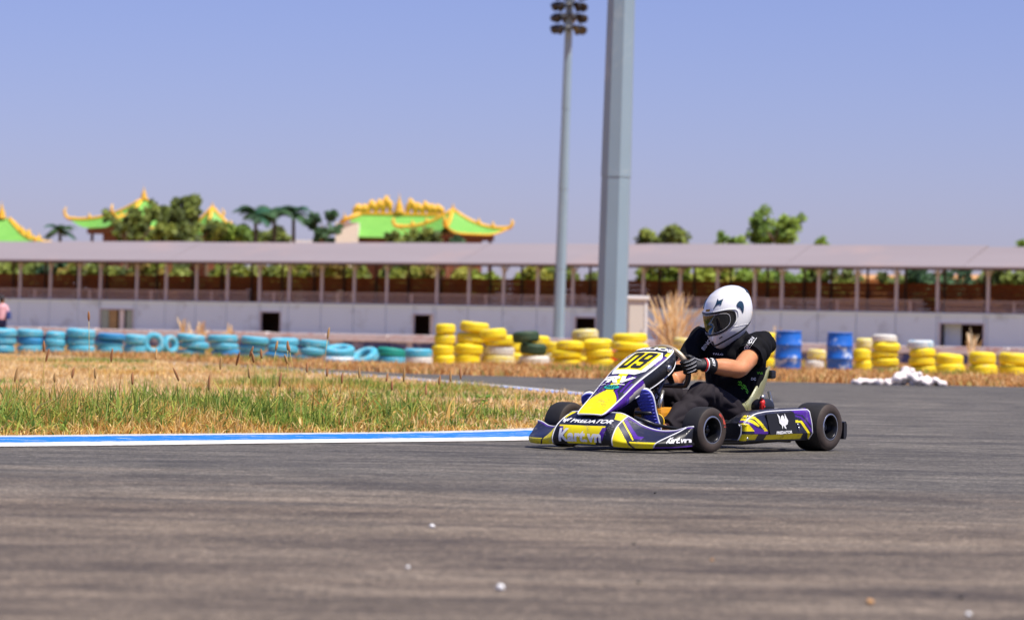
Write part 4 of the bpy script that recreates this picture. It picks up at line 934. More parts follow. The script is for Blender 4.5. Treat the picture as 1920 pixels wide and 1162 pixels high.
# --- chassis
ch = MB()
for s in (-1, 1):
    ch.tube([(-.12, s*.30, .06), (.10, s*.31, .055), (.42, s*.31, .045), (.72, s*.22, .045), (1.02, s*.18, .05), (1.20, s*.20, .055)], .015, 10)
    ch.tube([(.95, s*.17, .05), (1.04, s*.30, .075), (1.05, s*.40, .10)], .015, 8)
for x_, w_ in ((-.10, .30), (.38, .31), (.80, .20), (1.20, .20)): ch.tube([(x_, -w_, .05), (x_, w_, .05)], .014, 8)
ch.build('chassis_rails', M_FRAME, kart)
MB().box((.84, 0, .034), (.80, .40, .006), bev=.002).build('floor_tray', M_FRAME, kart)
MB().tube([(0, -.60, .139), (0, .60, .139)], .025, 14).build('rear_axle', M_STEEL, kart)
for s in (-1, 1): MB().lathe([(.045, -.03), (.06, -.03), (.06, .03), (.045, .03)], 16, c=(0, s*.33, .139), axis='Y').build('bearing_carrier', M_ALU, kart)
MB().lathe([(.03, -.004), (.095, -.004), (.095, .004), (.03, .004)], 28, c=(0, .24, .139), axis='Y').build('brake_disc', M_STEEL, kart)
MB().box((.06, .24, .185), (.09, .06, .07), bev=.01).build('brake_caliper', M_RED, kart)
rb = MB(); rb.tube([(-.12, -.28, .06), (-.20, -.30, .10), (-.20, .30, .10), (-.12, .28, .06)], .012, 8); rb.build('bumper_bar', M_STEEL, kart)
rb = MB(); rb.loft([[(-.195, y_, .068), (-.195, y_, .165), (-.215, y_, .170), (-.228, y_, .15), (-.228, y_, .085), (-.215, y_, .065)] for y_ in np.linspace(-.61, .61, 18)], True, False); rb.build('rear_bumper', M_BLK, kart)
# steering linkage, pedals, tank, engine
sl = MB()
for s in (-1, 1): sl.tube([(.98, s*.02, .10), (1.01, s*.40, .12)], .008, 8)
sl.tube([(1.00, 0, .07), (.74, 0, .43)], .010, 8); sl.build('steering_linkage', M_STEEL, kart)
for s in (-1, 1):
    MB().tube([(1.05, s*.40, .06), (1.05, s*.40, .19)], .014, 10).build('king_pin', M_STEEL, kart); MB().tube([(1.05, s*.40, .128), (1.05, s*.495, .128)], .0125, 10).build('stub_axle', M_FRAME, kart)
    MB().tube([(1.30, s*.185, .190), (1.20, s*.25, .150), (1.04, s*.345, .120)], .010, 10, flat=.6).build('fairing_stay', M_FRAME, kart)
    pd = MB(); pd.tube([(1.12, s*.12, .05), (1.135, s*.12, .16), (1.13, s*.12, .21)], .008, 8); pd.tube([(1.13, s*.065, .21), (1.13, s*.175, .21)], .010, 8); pd.build('pedal', M_FRAME, kart)
    MB().box((1.00, s*.10, .055), (.03, .10, .03), bev=.006).build('heel_rest', M_FRAME, kart)
M_TANK = pm('fuel_tank_plastic', lin('#c8861c'), .4, vary=.2, vscale=8); tk = MB().box((.86, .03, .140), (.22, .20, .20), bev=.03).build('fuel_tank', M_TANK, kart); MB().lathe([(.0, .05), (.03, .05), (.034, .03), (.034, 0)], 16, c=(.86, .03, .238)).build('tank_cap', M_BLK, tk)
MB().tube([(.93, .04, .36), (.90, .07, .30), (.93, .09, .20), (.90, .08, .10), (.85, .05, .06)], .006, 8).build('fuel_hose', M_BLK, kart)
MB().tube([(.90, .09, .335), (.95, .10, .235)], [.010, .013], 10).build('throttle_damper', M_ALU, kart)
eng = MB().box((.16, -.36, .15), (.24, .18, .20), bev=.02).build('engine', M_ALU, kart)
for i in range(7): MB().box((.20, -.36, .26+.016*i), (.17, .15, .006)).build('cooling_fin', M_ALU, eng)
MB().tube([(.28, -.38, .22), (.40, -.42, .20), (.36, -.50, .18), (.10, -.54, .17), (-.14, -.50, .17)], [.03, .035, .05, .055, .03], 12).build('exhaust', M_STEEL, eng)
MB().lathe([(0, -.06), (.042, -.06), (.048, -.045), (.048, .045), (.042, .06), (0, .06)], 20, c=(.15, .27, .245), axis='X').build('air_box', M_BLK, kart)
rc = MB(); rc.tube([(.212, .31, .285), (.218, .311, .268), (.220, .312, .262), (.235, .315, .200)], [.012, .018, .014, .014], 12)
for i in range(2): rc.box((.222+.008*i, .325, .250-.03*i), (.016, .012, .010))
rc.build('brake_reservoir', M_RED, kart); MB().tube([(.19, .30, .31), (.23, .315, .30)], .012, 8).build('reservoir_clamp', M_ALU, kart)

# --- wheels
def wheel(x, y, r_, w, yaw, nm, red=False):
    root = obj(nm, None, kart, (x, y, r_), (0, random.uniform(0, 6) if False else 0, yaw)); root.empty_display_size = .1
    s = 1 if y > 0 else -1; h = w/2; ri = .066
    pr = [(ri, -h*.80), (ri+.012, -h*.95), (r_*.72, -h*1.03), (r_*.90, -h*.97), (r_*.965, -h*.86)]
    MB().lathe(pr, 44, axis='Y').build('sidewall', M_SIDE, root); MB().lathe([(a, -b) for a, b in pr], 44, axis='Y').build('sidewall', M_SIDE, root)
    MB().lathe([(r_*.965, -h*.86), (r_*.992, -h*.68), (r_, -h*.35), (r_, h*.35), (r_*.992, h*.68), (r_*.965, h*.86)], 48, axis='Y').build('tread', M_TREAD, root)
    MB().lathe([(ri+.010, h*.93*s), (ri+.004, h*.97*s), (ri-.002, h*.90*s), (ri-.006, h*.55*s), (.052, h*.30*s), (.050, -h*.05*s), (.046, -h*.12*s), (0, -h*.13*s)], 36, axis='Y').build('rim', M_RIM, root)
    MB().lathe([(ri+.010, -h*.93*s), (ri-.004, -h*.9*s), (ri-.008, -h*.2*s), (0, -h*.2*s)], 30, axis='Y').build('rim', M_RIM, root)
    MB().lathe([(ri+.013, h*.955*s), (ri+.010, h*.985*s), (ri+.005, h*.975*s)], 40, axis='Y').build('rim_edge', M_STEEL, root)
    MB().lathe([(.0, h*.45*s), (.016, h*.45*s), (.020, h*.38*s), (.020, -h*.12*s)], 16, axis='Y').build('hub', M_RED if x < .5 else M_RIM, root)
    for k in range(3):
        a = k*2.094+.5; MB().lathe([(0, .012*s), (.006, .012*s), (.006, 0)], 8, c=(.036*math.cos(a), -h*.12*s, .036*math.sin(a)), axis='Y').build('wheel_nut', M_STEEL, root)
    if red:                              # red print on the outer sidewall
        V = []; F = []
        for i, t in enumerate(np.linspace(R(8), R(62), 16)):
            for rr in (r_*.74, r_*.86): V.append((-rr*math.cos(t)*1, h*1.045*s, rr*math.sin(t)))
        F = [(2*i, 2*i+1, 2*i+3, 2*i+2) for i in range(15)]
        n_ = NT('red_tyre_print'); v_ = n_.coords(); n_.base(n_.mix(n_.ramp(n_.noise(v_, 60, 4), [(.45, (0, 0, 0)), (.6, (1, 1, 1))]), (.55, .07, .04), (.07, .03, .025))); n_.set(.6)
        obj('sidewall_print', mesh_data('sidewall_print', V, F, n_.m), root)
    return root
ST = R(-5)
wheel(1.05, .545-.065, .128, .130, ST, 'front_wheel', True); wheel(1.05, -.545+.065, .128, .130, ST, 'front_wheel')
wheel(0, .645-.095, .139, .190, 0, 'rear_wheel'); wheel(0, -.645+.095, .139, .190, 0, 'rear_wheel')

# --- seat
SP = [(0, .455, .150, .135, .045), (.12, .405, .095, .160, .10), (.28, .28, .058, .182, .19), (.45, .13, .068, .188, .215), (.60, .03, .150, .186, .20), (.78, -.05, .290, .178, .15), (.92, -.10, .400, .165, .085), (1, -.125, .465, .145, .03)]
def seat(a, b):
    x, z, hw, hh = lerp_table(SP, b); e = .01; p0, p1 = lerp_table(SP, max(0, b-e)), lerp_table(SP, min(1, b+e)); t = np.array([p1[0]-p0[0], p1[1]-p0[1]]); t /= np.linalg.norm(t); nx, nz = t[1], -t[0]
    w = a*2-1; an = abs(w)*math.pi/2; y = hw*math.sin(an)**.75*(1 if w > 0 else -1); u = hh*(1-math.cos(an))**1.4
    return (x+nx*u, y, z+nz*u)
st_ = srf('seat', seat, 30, 40, lambda a, b: (1, 1, 1), kart, M_FIBRE, .006)
MB().tube([seat(0, t) for t in np.linspace(0, 1, 40)]+[seat(t, 1) for t in np.linspace(.05, 1, 14)]+[seat(1, t) for t in np.linspace(.97, 0, 40)], .006, 6).build('seat_rim', M_FIBRE, st_)
MB().box((-.10, .085, .432), (.05, .19, .05), bev=.012).build('back_pad', M_BLK, st_)
for s in (-1, 1): MB().tube([(.0, s*.30, .07), (-.02, s*.24, .20), (-.06, s*.17, .33)], .010, 8).build('seat_stay', M_STEEL, st_)

# --- steering wheel: flat-bottomed rim on a tilted plane
SWC = Vector((.735, 0, .458)); sw_n = Vector((-.93, 0, .36)).normalized(); sw_u = Vector((.36, 0, .93)).normalized(); sw_v = Vector((0, 1, 0))
SW_RIGHT = math.radians(-6)
def swp(th, r_=.142):                    # th 0 = top, positive towards the driver's left
    th += SW_RIGHT; c_, s_ = math.cos(th), math.sin(th); k = r_
    return SWC+sw_v*s_*k*1.02+sw_u*(max(c_, -.72) if c_ < 0 else c_*.92)*k
swr = obj('steering_wheel', None, kart, (0, 0, 0))
MB().tube([swp(2*math.pi*i/64) for i in range(64)], .0155, 12, closed=True).build('wheel_rim', pm('steering_rim_grip', (.030, .030, .034), .38, vary=.15), swr)
MB().tube([swp(t) for t in np.linspace(R(-62), R(72), 30)], .0168, 14).build('rim_cover', pm('beige_rim', lin('#b0a088'), .38, metal=.35, vary=.12, vscale=12), swr)
for th in (R(90), R(-90), R(180)):
    a = SWC-sw_n*.012; b = swp(th, .142); sd = (b-a).cross(sw_n).normalized(); m_ = MB()
    V = [a+sd*.026, a-sd*.026, b-sd*.016, b+sd*.016]; V = V+[p+sw_n*.006 for p in V]; m_.add(V, [(0, 1, 2, 3), (7, 6, 5, 4), (0, 4, 5, 1), (1, 5, 6, 2), (2, 6, 7, 3), (3, 7, 4, 0)]); m_.build('spoke', M_FRAME, swr)
MB().lathe([(0, .012), (.040, .012), (.045, .004), (.045, -.03), (.028, -.05)], 20, c=SWC, M=sw_n.to_track_quat('Z', 'Y').to_matrix()).build('hub', M_FRAME, swr)
# ------------------------------------------------------------------ the driver (same local axes as the kart)
from mathutils.bvhtree import BVHTree
def vox(mb, name, mat, size, iters, parent, folds=0., fscale=9., fdir=(1, 1, 1), quiet=False):
    me = mb.data(name, mat); o = bpy.data.objects.new(name, me); COL.objects.link(o)
    m1 = o.modifiers.new('r', 'REMESH'); m1.mode = 'VOXEL'; m1.voxel_size = size; m1.adaptivity = 0
    m2 = o.modifiers.new('s', 'SMOOTH'); m2.factor = .5; m2.iterations = iters
    bpy.context.view_layer.update(); dg = bpy.context.evaluated_depsgraph_get()
    res = bpy.data.meshes.new_from_object(o.evaluated_get(dg)); bpy.data.objects.remove(o); bpy.data.meshes.remove(me); res.name = name
    if folds:
        nr = [v.normal.copy() for v in res.vertices]; f3 = Vector(fdir)
        for v, n_ in zip(res.vertices, nr):
            p = Vector((v.co.x*f3.x, v.co.y*f3.y, v.co.z*f3.z))*fscale
            w_ = mnoise.noise(p+Vector((mnoise.noise(p*.5)*1.2, 0, 0))); v.co += n_*folds*(abs(w_)*2-.6)
    res.materials.clear(); res.materials.append(mat); res.polygons.foreach_set('use_smooth', [True]*len(res.polygons)); res.update()
    return obj(name, res, parent)
def ell(c, rx, ry, ax=(0, 0, 1), fw=(1, 0, 0), n_=28, p=2.3):   # superellipse ring: rx along fw (depth), ry along the side
    c, ax, fw = Vector(c), Vector(ax).normalized(), Vector(fw); fw = (fw-ax*fw.dot(ax)).normalized(); sd = ax.cross(fw); out = []
    for k in range(n_):
        t = 2*math.pi*k/n_; ca, sa = math.cos(t), math.sin(t)
        out.append(c+fw*rx*math.copysign(abs(ca)**(2/p), ca)+sd*ry*math.copysign(abs(sa)**(2/p), sa))
    return out
man = empty('person', KART_O, KART_RZ, 'kart driver in white helmet, black T-shirt and black trousers gripping the wheel', 'person')
n = NT('skin'); v = n.coords(); c = n.mix(n.noise(v, 25, 4), (.52, .205, .085), (.64, .27, .125)); n.base(c); n.set(.42, spec=.45); n.b.inputs['Subsurface Weight'].default_value = .08; n.b.inputs['Subsurface Radius'].default_value = (.01, .004, .002); n.bump(n.noise(v, 140, 3), .1, .002); M_SKIN = n.m
n = NT('black_jersey'); v = n.coords(); n.base(n.mix(n.noise(v, 8, 4), (.0022, .0022, .003), (.006, .006, .008))); n.set(.8, spec=.15); n.bump(n.noise(v, 300, 2), .15, .002); M_SHIRT = n.m
n = NT('black_trousers'); v = n.coords(); n.base(n.mix(n.noise(v, 10, 4), (.013, .010, .013), (.024, .019, .023))); n.set(.8, spec=.2); n.bump(n.noise(v, 260, 2), .2, .002); M_TROU = n.m
M_GLOVE = pm('black_glove', (.005, .005, .007), .6, vary=.3, vscale=20, bump=.2, bscale=120)
SHL, SHR = Vector((.070, .205, .612)), Vector((.085, -.205, .630)); ELL, ELR = Vector((.405, .270, .462)), Vector((.335, -.245, .375))
HIPL, HIPR = Vector((.16, .100, .185)), Vector((.16, -.100, .185)); KNL, KNR = Vector((.605, .165, .318)), Vector((.640, -.165, .330)); ANL, ANR = Vector((.945, .130, .115)), Vector((1.02, -.175, .125))
TH_L, TH_R = R(88), R(-112)
def grip_frame(th):
    g = swp(th); T = (swp(th+.02)-swp(th-.02)).normalized(); A = (g-SWC).normalized(); B = T.cross(A); B = B if B.dot(sw_n) > 0 else -B; return g, T, A, B
def wrist_of(th, elb):
    g, T, A, B = grip_frame(th); pc = g+A*.016+B*.038; return pc+(elb-pc).normalized()*.075, pc
WRL, PCL = wrist_of(TH_L, ELL); WRR, PCR = wrist_of(TH_R, ELR)
def torso(gr=0.0, fat=1.0):
    m_ = MB(); secs = [((.13, 0, .095), .135, .165), ((.115, 0, .17), .135, .170), ((.085, 0, .26), .132, .168), ((.055, 0, .36), .130, .178), ((.040, 0, .46), .132, .196), ((.045, 0, .54), .128, .205), ((.055, -.002, .60), .108, .190), ((.065, -.004, .65), .080, .125), ((.080, -.004, .69), .062, .070)]
    m_.loft([ell(c_, rx*fat+gr, ry*fat+gr, fw=(1, -.12, 0)) for c_, rx, ry in secs]); return m_
def bend(a, b, c_, r0, r1, r2, r3, r4, k=6):
    p = [a, a.lerp(b, .35), a.lerp(b, .8), b, b.lerp(c_, .25), b.lerp(c_, .6), c_]; pts = catmull(p, 3); rr = np.interp(np.linspace(0, 6, len(pts)), [0, 2.1, 3, 3.8, 4.5, 6], [r0, r1, r1*.93, r2, r3, r4]); return [Vector(q) for q in pts], list(rr)
# body: one continuous skin under the clothes
bm_ = torso(-.022)
for sh, el_, wr in ((SHL, ELL, WRL), (SHR, ELR, WRR)):
    pts, rr = bend(sh, el_, wr, .060, .054, .052, .053, .034); bm_.tube(pts, rr, 18)
    bm_.tube([wr, wr+(wr-el_).normalized()*.06], [.030, .022], 12)
for h_, k_, a_ in ((HIPL, KNL, ANL), (HIPR, KNR, ANR)):
    pts, rr = bend(h_, k_, a_, .075, .058, .050, .050, .034); bm_.tube(pts, rr, 16)
HC = Vector((.135, -.004, .800))         # helmet centre
bm_.tube([(.075, 0, .64), (.10, 0, .72), HC+Vector((-.01, 0, -.02))], [.058, .055, .06], 16)
bm_.lathe([(.0, -.105), (.05, -.09), (.072, -.04), (.078, .02), (.070, .07), (.04, .10), (0, .108)], 20, c=HC+Vector((.01, -.004, -.02)))
body = vox(bm_, 'body', M_SKIN, .007, 4, man, folds=.0032, fscale=12., fdir=(.6, 1, 1.2))
# T-shirt
sm = torso(0.004)
for sh, el_ in ((SHL, ELL), (SHR, ELR)):
    cen = Vector((.055, 0, .585)); e = sh.lerp(el_, .54)
    sm.tube([cen.lerp(sh, .55), sh, sh.lerp(el_, .25), e], [.075, .083, .082, .080], 22)
sm.lathe([(.060, 0), (.070, .01), (.072, .045), (.063, .055)], 22, c=(.075, -.004, .672))
shirt = vox(sm, 't_shirt', M_SHIRT, .0075, 4, man, folds=.012, fscale=12., fdir=(1.2, 1, .7))
for sh, el_ in ((SHL, ELL), (SHR, ELR)):
    e = sh.lerp(el_, .54); d_ = (el_-sh).normalized()
    MB().tube([e-d_*.012, e+d_*.004], [.0825, .0835], 26, caps=False).build('sleeve_hem', M_SHIRT, shirt)
# trousers
pm_ = MB(); pm_.loft([ell(c_, rx, ry, ax=ax_, fw=(1, 0, .2)) for c_, rx, ry, ax_ in [((.10, 0, .285), .130, .168, (0, 0, 1)), ((.12, 0, .20), .140, .178, (.2, 0, 1)), ((.155, 0, .12), .125, .175, (.3, 0, 1)), ((.19, 0, .085), .08, .14, (.3, 0, 1))]])
for h_, k_, a_ in ((HIPL, KNL, ANL), (HIPR, KNR, ANR)):
    pts, rr = bend(h_, k_, a_+(k_-a_)*.06, .098, .080, .072, .070, .062); pm_.tube(pts, rr, 20)
trou = vox(pm_, 'trousers', M_TROU, .0075, 4, man, folds=.013, fscale=10., fdir=(.9, 1.3, 1.1))
# gloves
def glove(th, elb, wr, pc, side):
    g, T, A, B = grip_frame(th); T = T if T.dot(sw_u) > 0 else -T    # T points to the top of the wheel: index finger side
    m_ = MB(); lines = []; rr_ = .0155
    kn = []
    for i in range(4):
        off = T*(1.5-i)*.0205; L_ = (.96, 1.06, 1.0, .84)[i]
        def P(phi, r_): return g+off+A*math.cos(phi)*r_+B*math.sin(phi)*r_
        pts = [P(R(62), .050), P(R(28), .043*L_), P(R(-12), .038*L_), P(R(-58), .033), P(R(-105), .0285), P(R(-150), .0275), P(R(-150-45*L_), .0275)]
        m_.tube(pts, [.0112, .0118, .0110, .0104, .0098, .0092, .0072], 12); kn.append(P(R(60), .050))
        # raised seam along the back of the finger
        ln = [p+(p-(g+off)).normalized()*.0108 for p in map(Vector, catmull(pts[0:5], 3))]; lines.append((ln, off))
    # palm: from knuckles to wrist
    back = (wr-pc).normalized(); sd = T
    m_.loft([[q for q in ell(g+A*.022+B*.036, .021, .043, ax=-back, fw=A*.5+B*.6, n_=20)], [q for q in ell(pc+back*.005, .024, .043, ax=-back, fw=A*.5+B*.6, n_=20)], [q for q in ell(pc+back*.04, .025, .038, ax=-back, fw=A*.5+B*.6, n_=20)], [q for q in ell(wr+back*.008, .034, .036, ax=-back, fw=A*.5+B*.6, n_=20)]])
    # thumb leaves the index side of the palm and closes over the driver's side of the rim
    tb = g+T*.030
    m_.tube([pc+back*.02+T*.030, g+T*.046+B*.034+A*.004, g+T*.050+B*.026-A*.016, g+T*.044+B*.010-A*.028], [.0135, .0130, .0118, .0090], 12)
    gl = vox(m_, 'glove', M_GLOVE, .0032, 3, man)
    for (ln, off) in lines:
        cen = g+off
        for sg in (1,):
            MB().tube([p+T*sg*.003 for p in ln[2:-2]], .0010, 5).build('finger_seam', M_PIPE, gl)
    for k2 in (0, 2):
        a = kn[k2]; MB().tube([a+A*.006+B*.004, a.lerp(wr, .4)+A*.016+B*.006, a.lerp(wr, .75)+A*.013+B*.006], .0014, 5).build('back_seam', M_PIPE, gl)
    d_ = (elb-wr).normalized()
    MB().tube([wr-d_*.006, wr+d_*.02, wr+d_*.045, wr+d_*.068], [.037, .0395, .0425, .0445], 24).build('cuff', M_GLOVE, gl)
    MB().tube([wr-d_*.004, wr+d_*.008], [.0392, .0400], 24, caps=False).build('red_band', M_RED, gl); MB().tube([wr+d_*.008, wr+d_*.014], [.0402, .0408], 24, caps=False).build('white_band', M_TXTW, gl)
    # print around the cuff
    V, F = text_mesh('SPORT', .03); up = Vector((0, 0, 1)); a1 = (up-d_*up.dot(d_)).normalized(); b1 = d_.cross(a1)
    if b1.y*side < 0: b1 = -b1
    def mp(x, y):
        an = R(12)+R(82)*x; ax_ = wr+d_*(.030+.018*y); return ax_+(a1*math.cos(an)+b1*math.sin(an))*.0455
    put('cuff_print', V, F, mp, M_TXTW, gl); return gl
glove(TH_L, ELL, WRL, PCL, 1); glove(TH_R, ELR, WRR, PCR, -1)
# shoes: heel down, toes up, blue outsole facing forward
M_SOLE = pm('blue_outsole', lin('#4a50b8'), .6, vary=.35, vscale=40, bump=.5, bscale=90); M_MID = pm('white_midsole', (.72, .72, .72), .5, vary=.12, vscale=15); M_UPPER = pm('black_shoe', (.012, .012, .014), .55, vary=.3, vscale=20)
def shoe(an, toe, nm, fw_):
    d_ = (toe-an).normalized(); heel = an-d_*.055+Vector((.010, 0, -.010)); fwd = Vector(fw_); fwd = (fwd-d_*fwd.dot(d_)).normalized()   # fwd = out of the sole
    sd = d_.cross(fwd); L_ = .285
    prof_ = [(0, .014, .030), (.03, .024, .040), (.10, .033, .060), (.30, .034, .078), (.50, .037, .062), (.65, .045, .054), (.78, .048, .048), (.88, .044, .042), (.95, .035, .036), (.985, .024, .030), (1, .010, .024)]   # t, half width, thickness
    def rings(f0, f1, grow=0.):
        out = []
        for t, hw, thk in prof_:
            c_ = heel+d_*L_*t; ring = []
            for k in range(18):
                a = 2*math.pi*k/18; ca, sa = math.cos(a), math.sin(a); dep = (f0+f1)/2+(f1-f0)/2*math.copysign(abs(ca)**.6, ca)
                if f0 is None: pass
                ring.append(c_+fwd*dep+sd*(hw+grow)*math.copysign(abs(sa)**.75, sa))
            out.append(ring)
        return out
    up_r = []
    for t, hw, thk in prof_:
        c_ = heel+d_*L_*t; up_r.append([c_-fwd*thk*.5+fwd*thk*.55*math.cos(2*math.pi*k/18)+sd*hw*.95*math.sin(2*math.pi*k/18) for k in range(18)])
    m_ = MB(); m_.loft(up_r); m_.tube([heel+d_*.055-fwd*.03, heel+d_*.05-fwd*.10], [.042, .044], 16); o = vox(m_, nm, M_UPPER, .005, 4, man)
    MB().loft(rings(-.010, .012, .003)).build('midsole', M_MID, o); sl_ = MB(); sl_.loft(rings(.013, .024, .001)); so = sl_.build('outsole', M_SOLE, o)
    tr = MB()
    for k in range(13):
        t = .06+.07*k; hw = np.interp(t, [q[0] for q in prof_], [q[1] for q in prof_]); c_ = heel+d_*L_*t+fwd*.025; tr.tube([c_-sd*hw*.85, c_+d_*.008, c_+sd*hw*.85], .0032, 5)
    tr.build('tread_bars', M_SOLE, so); M_Y = bpy.data.materials.get('yellow_trim') or pm('yellow_trim', lin('#e8b818'), .5)
    cc = heel+d_*.052-fwd*.060; MB().tube([cc+(d_*math.cos(a)*.9+sd*math.sin(a))*.046-fwd*.02*math.cos(a) for a in np.linspace(0, 2*math.pi, 24, endpoint=False)], .0040, 6, closed=True).build('collar_trim', M_Y, o)
    return o
shoe(ANL+Vector((.078, .0, .035)), Vector((1.118, .115, .345)), 'shoe', (.93, .36, 0)); shoe(ANR+Vector((.05, 0, .02)), Vector((1.215, -.222, .335)), 'shoe', (.95, .30, 0))
# prints on the shirt, dropped onto the cloth
bv = BVHTree.FromPolygons([v_.co for v_ in shirt.data.vertices], [list(p.vertices) for p in shirt.data.polygons])
def drop(o_, dr, off=.003):
    h = bv.ray_cast(o_, dr, 2.0); return (h[0]+h[1]*off) if h[0] is not None else None
def print_on(name, V, F, c_, right, upv, w_, h_, dr, mat):
    c_, right, upv, dr = Vector(c_), Vector(right).normalized(), Vector(upv).normalized(), Vector(dr).normalized(); P = []
    for x, y in V:
        p = drop(c_+right*(x-.5)*w_+upv*(y-.5)*h_-dr*.6, dr); P.append(p if p is not None else c_)
    return obj(name, mesh_data(name, P, F, mat), shirt)
VD = Vector((-.80, -.60, 0)); rt = Vector((-.60, .80, 0))
V, F = text_mesh('BENO', .03); print_on('lettering', V, F, (.17, -.120, .600), rt*.62+Vector((0, 0, .78)), Vector((0, 0, .62))-rt*.78, .075, .022, VD, M_TXTW)
V, F = text_mesh('FALG', .01); print_on('lettering', V, F, (.19, -.02, .545), rt*.98-Vector((0, 0, .05)), (0, 0, 1), .055, .010, VD, M_TXTW)
V, F = text_mesh('ORION', .03); print_on('lettering', V, F, (.11, .130, .612), rt*.60+Vector((0, 0, .80)), Vector((0, 0, .60))-rt*.80, .085, .019, VD, M_TXTW)
bar_ = np.array([(x, y) for x in np.linspace(0, 1, 9) for y in (0, 1)]); print_on('shoulder_stripe', bar_, [(2*i, 2*i+2, 2*i+3, 2*i+1) for i in range(8)], (.11, .147, .604), rt*.60+Vector((0, 0, .80)), Vector((0, 0, .60))-rt*.80, .10, .003, VD, M_TXTW)
M_LIME = pm('lime_print', lin('#6fd02c'), .6, vary=.1); gm = []
for i in range(6):
    a0 = .03*i; sq = [(0, .5-.08*i), (.10, .62-.07*i), (.22, .52-.08*i), (.20, .40-.08*i), (.08, .46-.06*i)]
    P = []; 
    for x, y in catmull(sq, 5): P.append((x*.8+.09*i, y+.1*math.sin(i*2.2)))
    W = []
    for (x, y) in P: W += [(x, y), (x+.022, y+.05)]
    gm.append((W, [(2*j, 2*j+2, 2*j+3, 2*j+1) for j in range(len(P)-1)]))
for W, F2 in gm: print_on('lime_graphic', W, F2, (.155, .15, .375), rt, (0, 0, 1), .10, .095, VD, M_LIME)
V, F = text_mesh('DC', .03); print_on('lettering', V, F, (.105, .17, .405), rt, (0, 0, 1), .026, .015, VD, M_TXTW)
V, F = text_mesh('VVI', .0); print_on('lettering', V, F, (.06, .18, .440), rt, (0, 0, 1), .032, .014, VD, M_LIME)

# ------------------------------------------------------------------ helmet
n = NT('helmet_white'); v = n.coords(); n.base(n.mix(n.noise(v, 4, 3), (.74, .735, .72), (.80, .795, .78))); n.set(.22, spec=.5, coat=.6); M_HEL = n.m
n = NT('smoked_visor'); v = n.coords(); n.base((.010, .011, .013)); n.set(.05, spec=.9)
tr = n.add('ShaderNodeBsdfTransparent'); tr.inputs[0].default_value = (.35, .34, .33, 1); mx = n.add('ShaderNodeMixShader'); mx.inputs[0].default_value = .30; n.link(n.b.outputs[0], mx.inputs[1]); n.link(tr.outputs[0], mx.inputs[2]); n.link(mx.outputs[0], n.out.inputs[0]); M_VIS = n.m
M_HBLUE = pm('dark_teal_vent', lin('#1d3a50'), .35, vary=.2); M_GOLDL = pm('gold_badge', lin('#8a6a1c'), .4, metal=.4)
HT = [(-.202, .112, .050, .022), (-.192, .138, .010, .052), (-.170, .156, -.032, .082), (-.130, .165, -.084, .108), (-.08, .162, -.128, .122), (-.03, .156, -.152, .128), (.02, .147, -.160, .1285), (.06, .131, -.156, .121), (.095, .106, -.141, .104), (.122, .072, -.114, .079), (.138, .036, -.082, .050), (.146, .004, -.050, .022), (.148, -.018, -.028, .006)]
def hel(th, z, off=0.):
    xf, xb, w_ = lerp_table(HT, z); p = 2.25; ca, sa = math.cos(th), math.sin(th)
    cx, ex = (xf+xb)/2, (xf-xb)/2; pt = Vector((cx+ex*math.copysign(abs(ca)**(2/p), ca), w_*math.copysign(abs(sa)**(2/p), sa), z))
    # pinched chin: front of the lower part comes to a soft wedge
    if z < -.10 and pt.x > .02: pt.y *= 1-.40*min(1, (-.10-z)/.08)*min(1, (pt.x-.02)/.12)
    if off:
        e = .01; a = hel(th+e, z)-hel(th-e, z); b_ = hel(th, min(.147, z+.002))-hel(th, z-.002); nn = a.cross(b_); 
        if nn.length > 1e-9: pt += nn.normalized()*off
    return pt
hroot = obj('helmet', None, man, HC+Vector((-.004, 0, -.002))); hroot.scale = (.97, .97, .97); hroot.rotation_euler = (Matrix.Rotation(R(-24), 3, 'Z') @ Matrix.Rotation(R(21), 3, 'Y')).to_euler()
zs = [t[0] for t in HT]; zz = np.concatenate([np.linspace(-.202, -.12, 11), np.linspace(-.11, .095, 22), np.linspace(.10, .1478, 12)])
MB().loft([[hel(2*math.pi*k/64, z) for k in range(64)] for z in zz]).build('shell', M_HEL, hroot)
MB().tube([hel(2*math.pi*k/48, -.165+.075*(.5-.5*math.cos(2*math.pi*k/48)), -.006) for k in range(48)], .009, 8, closed=True).build('neck_trim', M_BLK, hroot)
def vis(rho, ph):                         # visor outline as a superellipse in (azimuth, height)
    ca, sa = math.cos(ph), math.sin(ph); a = R(80)*rho*math.copysign(abs(ca)**.42, ca); hgt = math.copysign(abs(sa)**.62, sa)*rho
    zc = -.032+.014*(a/R(80))**2; zh = .065-.014*(a/R(80))**2; return a, zc+zh*hgt
rg = [[hel(*vis(r_, 2*math.pi*k/72), .0045) for k in range(72)] for r_ in (.02, .2, .4, .6, .8, .92, 1.0)]
vi = MB().loft(rg, False).build('visor', M_VIS, hroot)
face_in = [[hel(*vis(r_, 2*math.pi*k/72), .0008) for k in range(72)] for r_ in (.02, .4, .8, 1.0)]
MB().loft(face_in, False).build('eye_port', pm('eye_port_lining', (.010, .010, .012), .8), hroot)
MB().tube([hel(*vis(1.0, 2*math.pi*k/96), .003) for k in range(96)], .0058, 8, closed=True).build('visor_seal', M_BLK, hroot)
MB().tube([hel(*vis(1.09, 2*math.pi*k/96), .001) for k in range(96)], .0042, 6, closed=True).build('visor_surround', M_HEL, hroot)
MB().tube([hel(*vis(.84, 2*math.pi*k/96), .0052) for k in range(96)], .0011, 5, closed=True).build('inner_lens_edge', M_PIPE, vi)
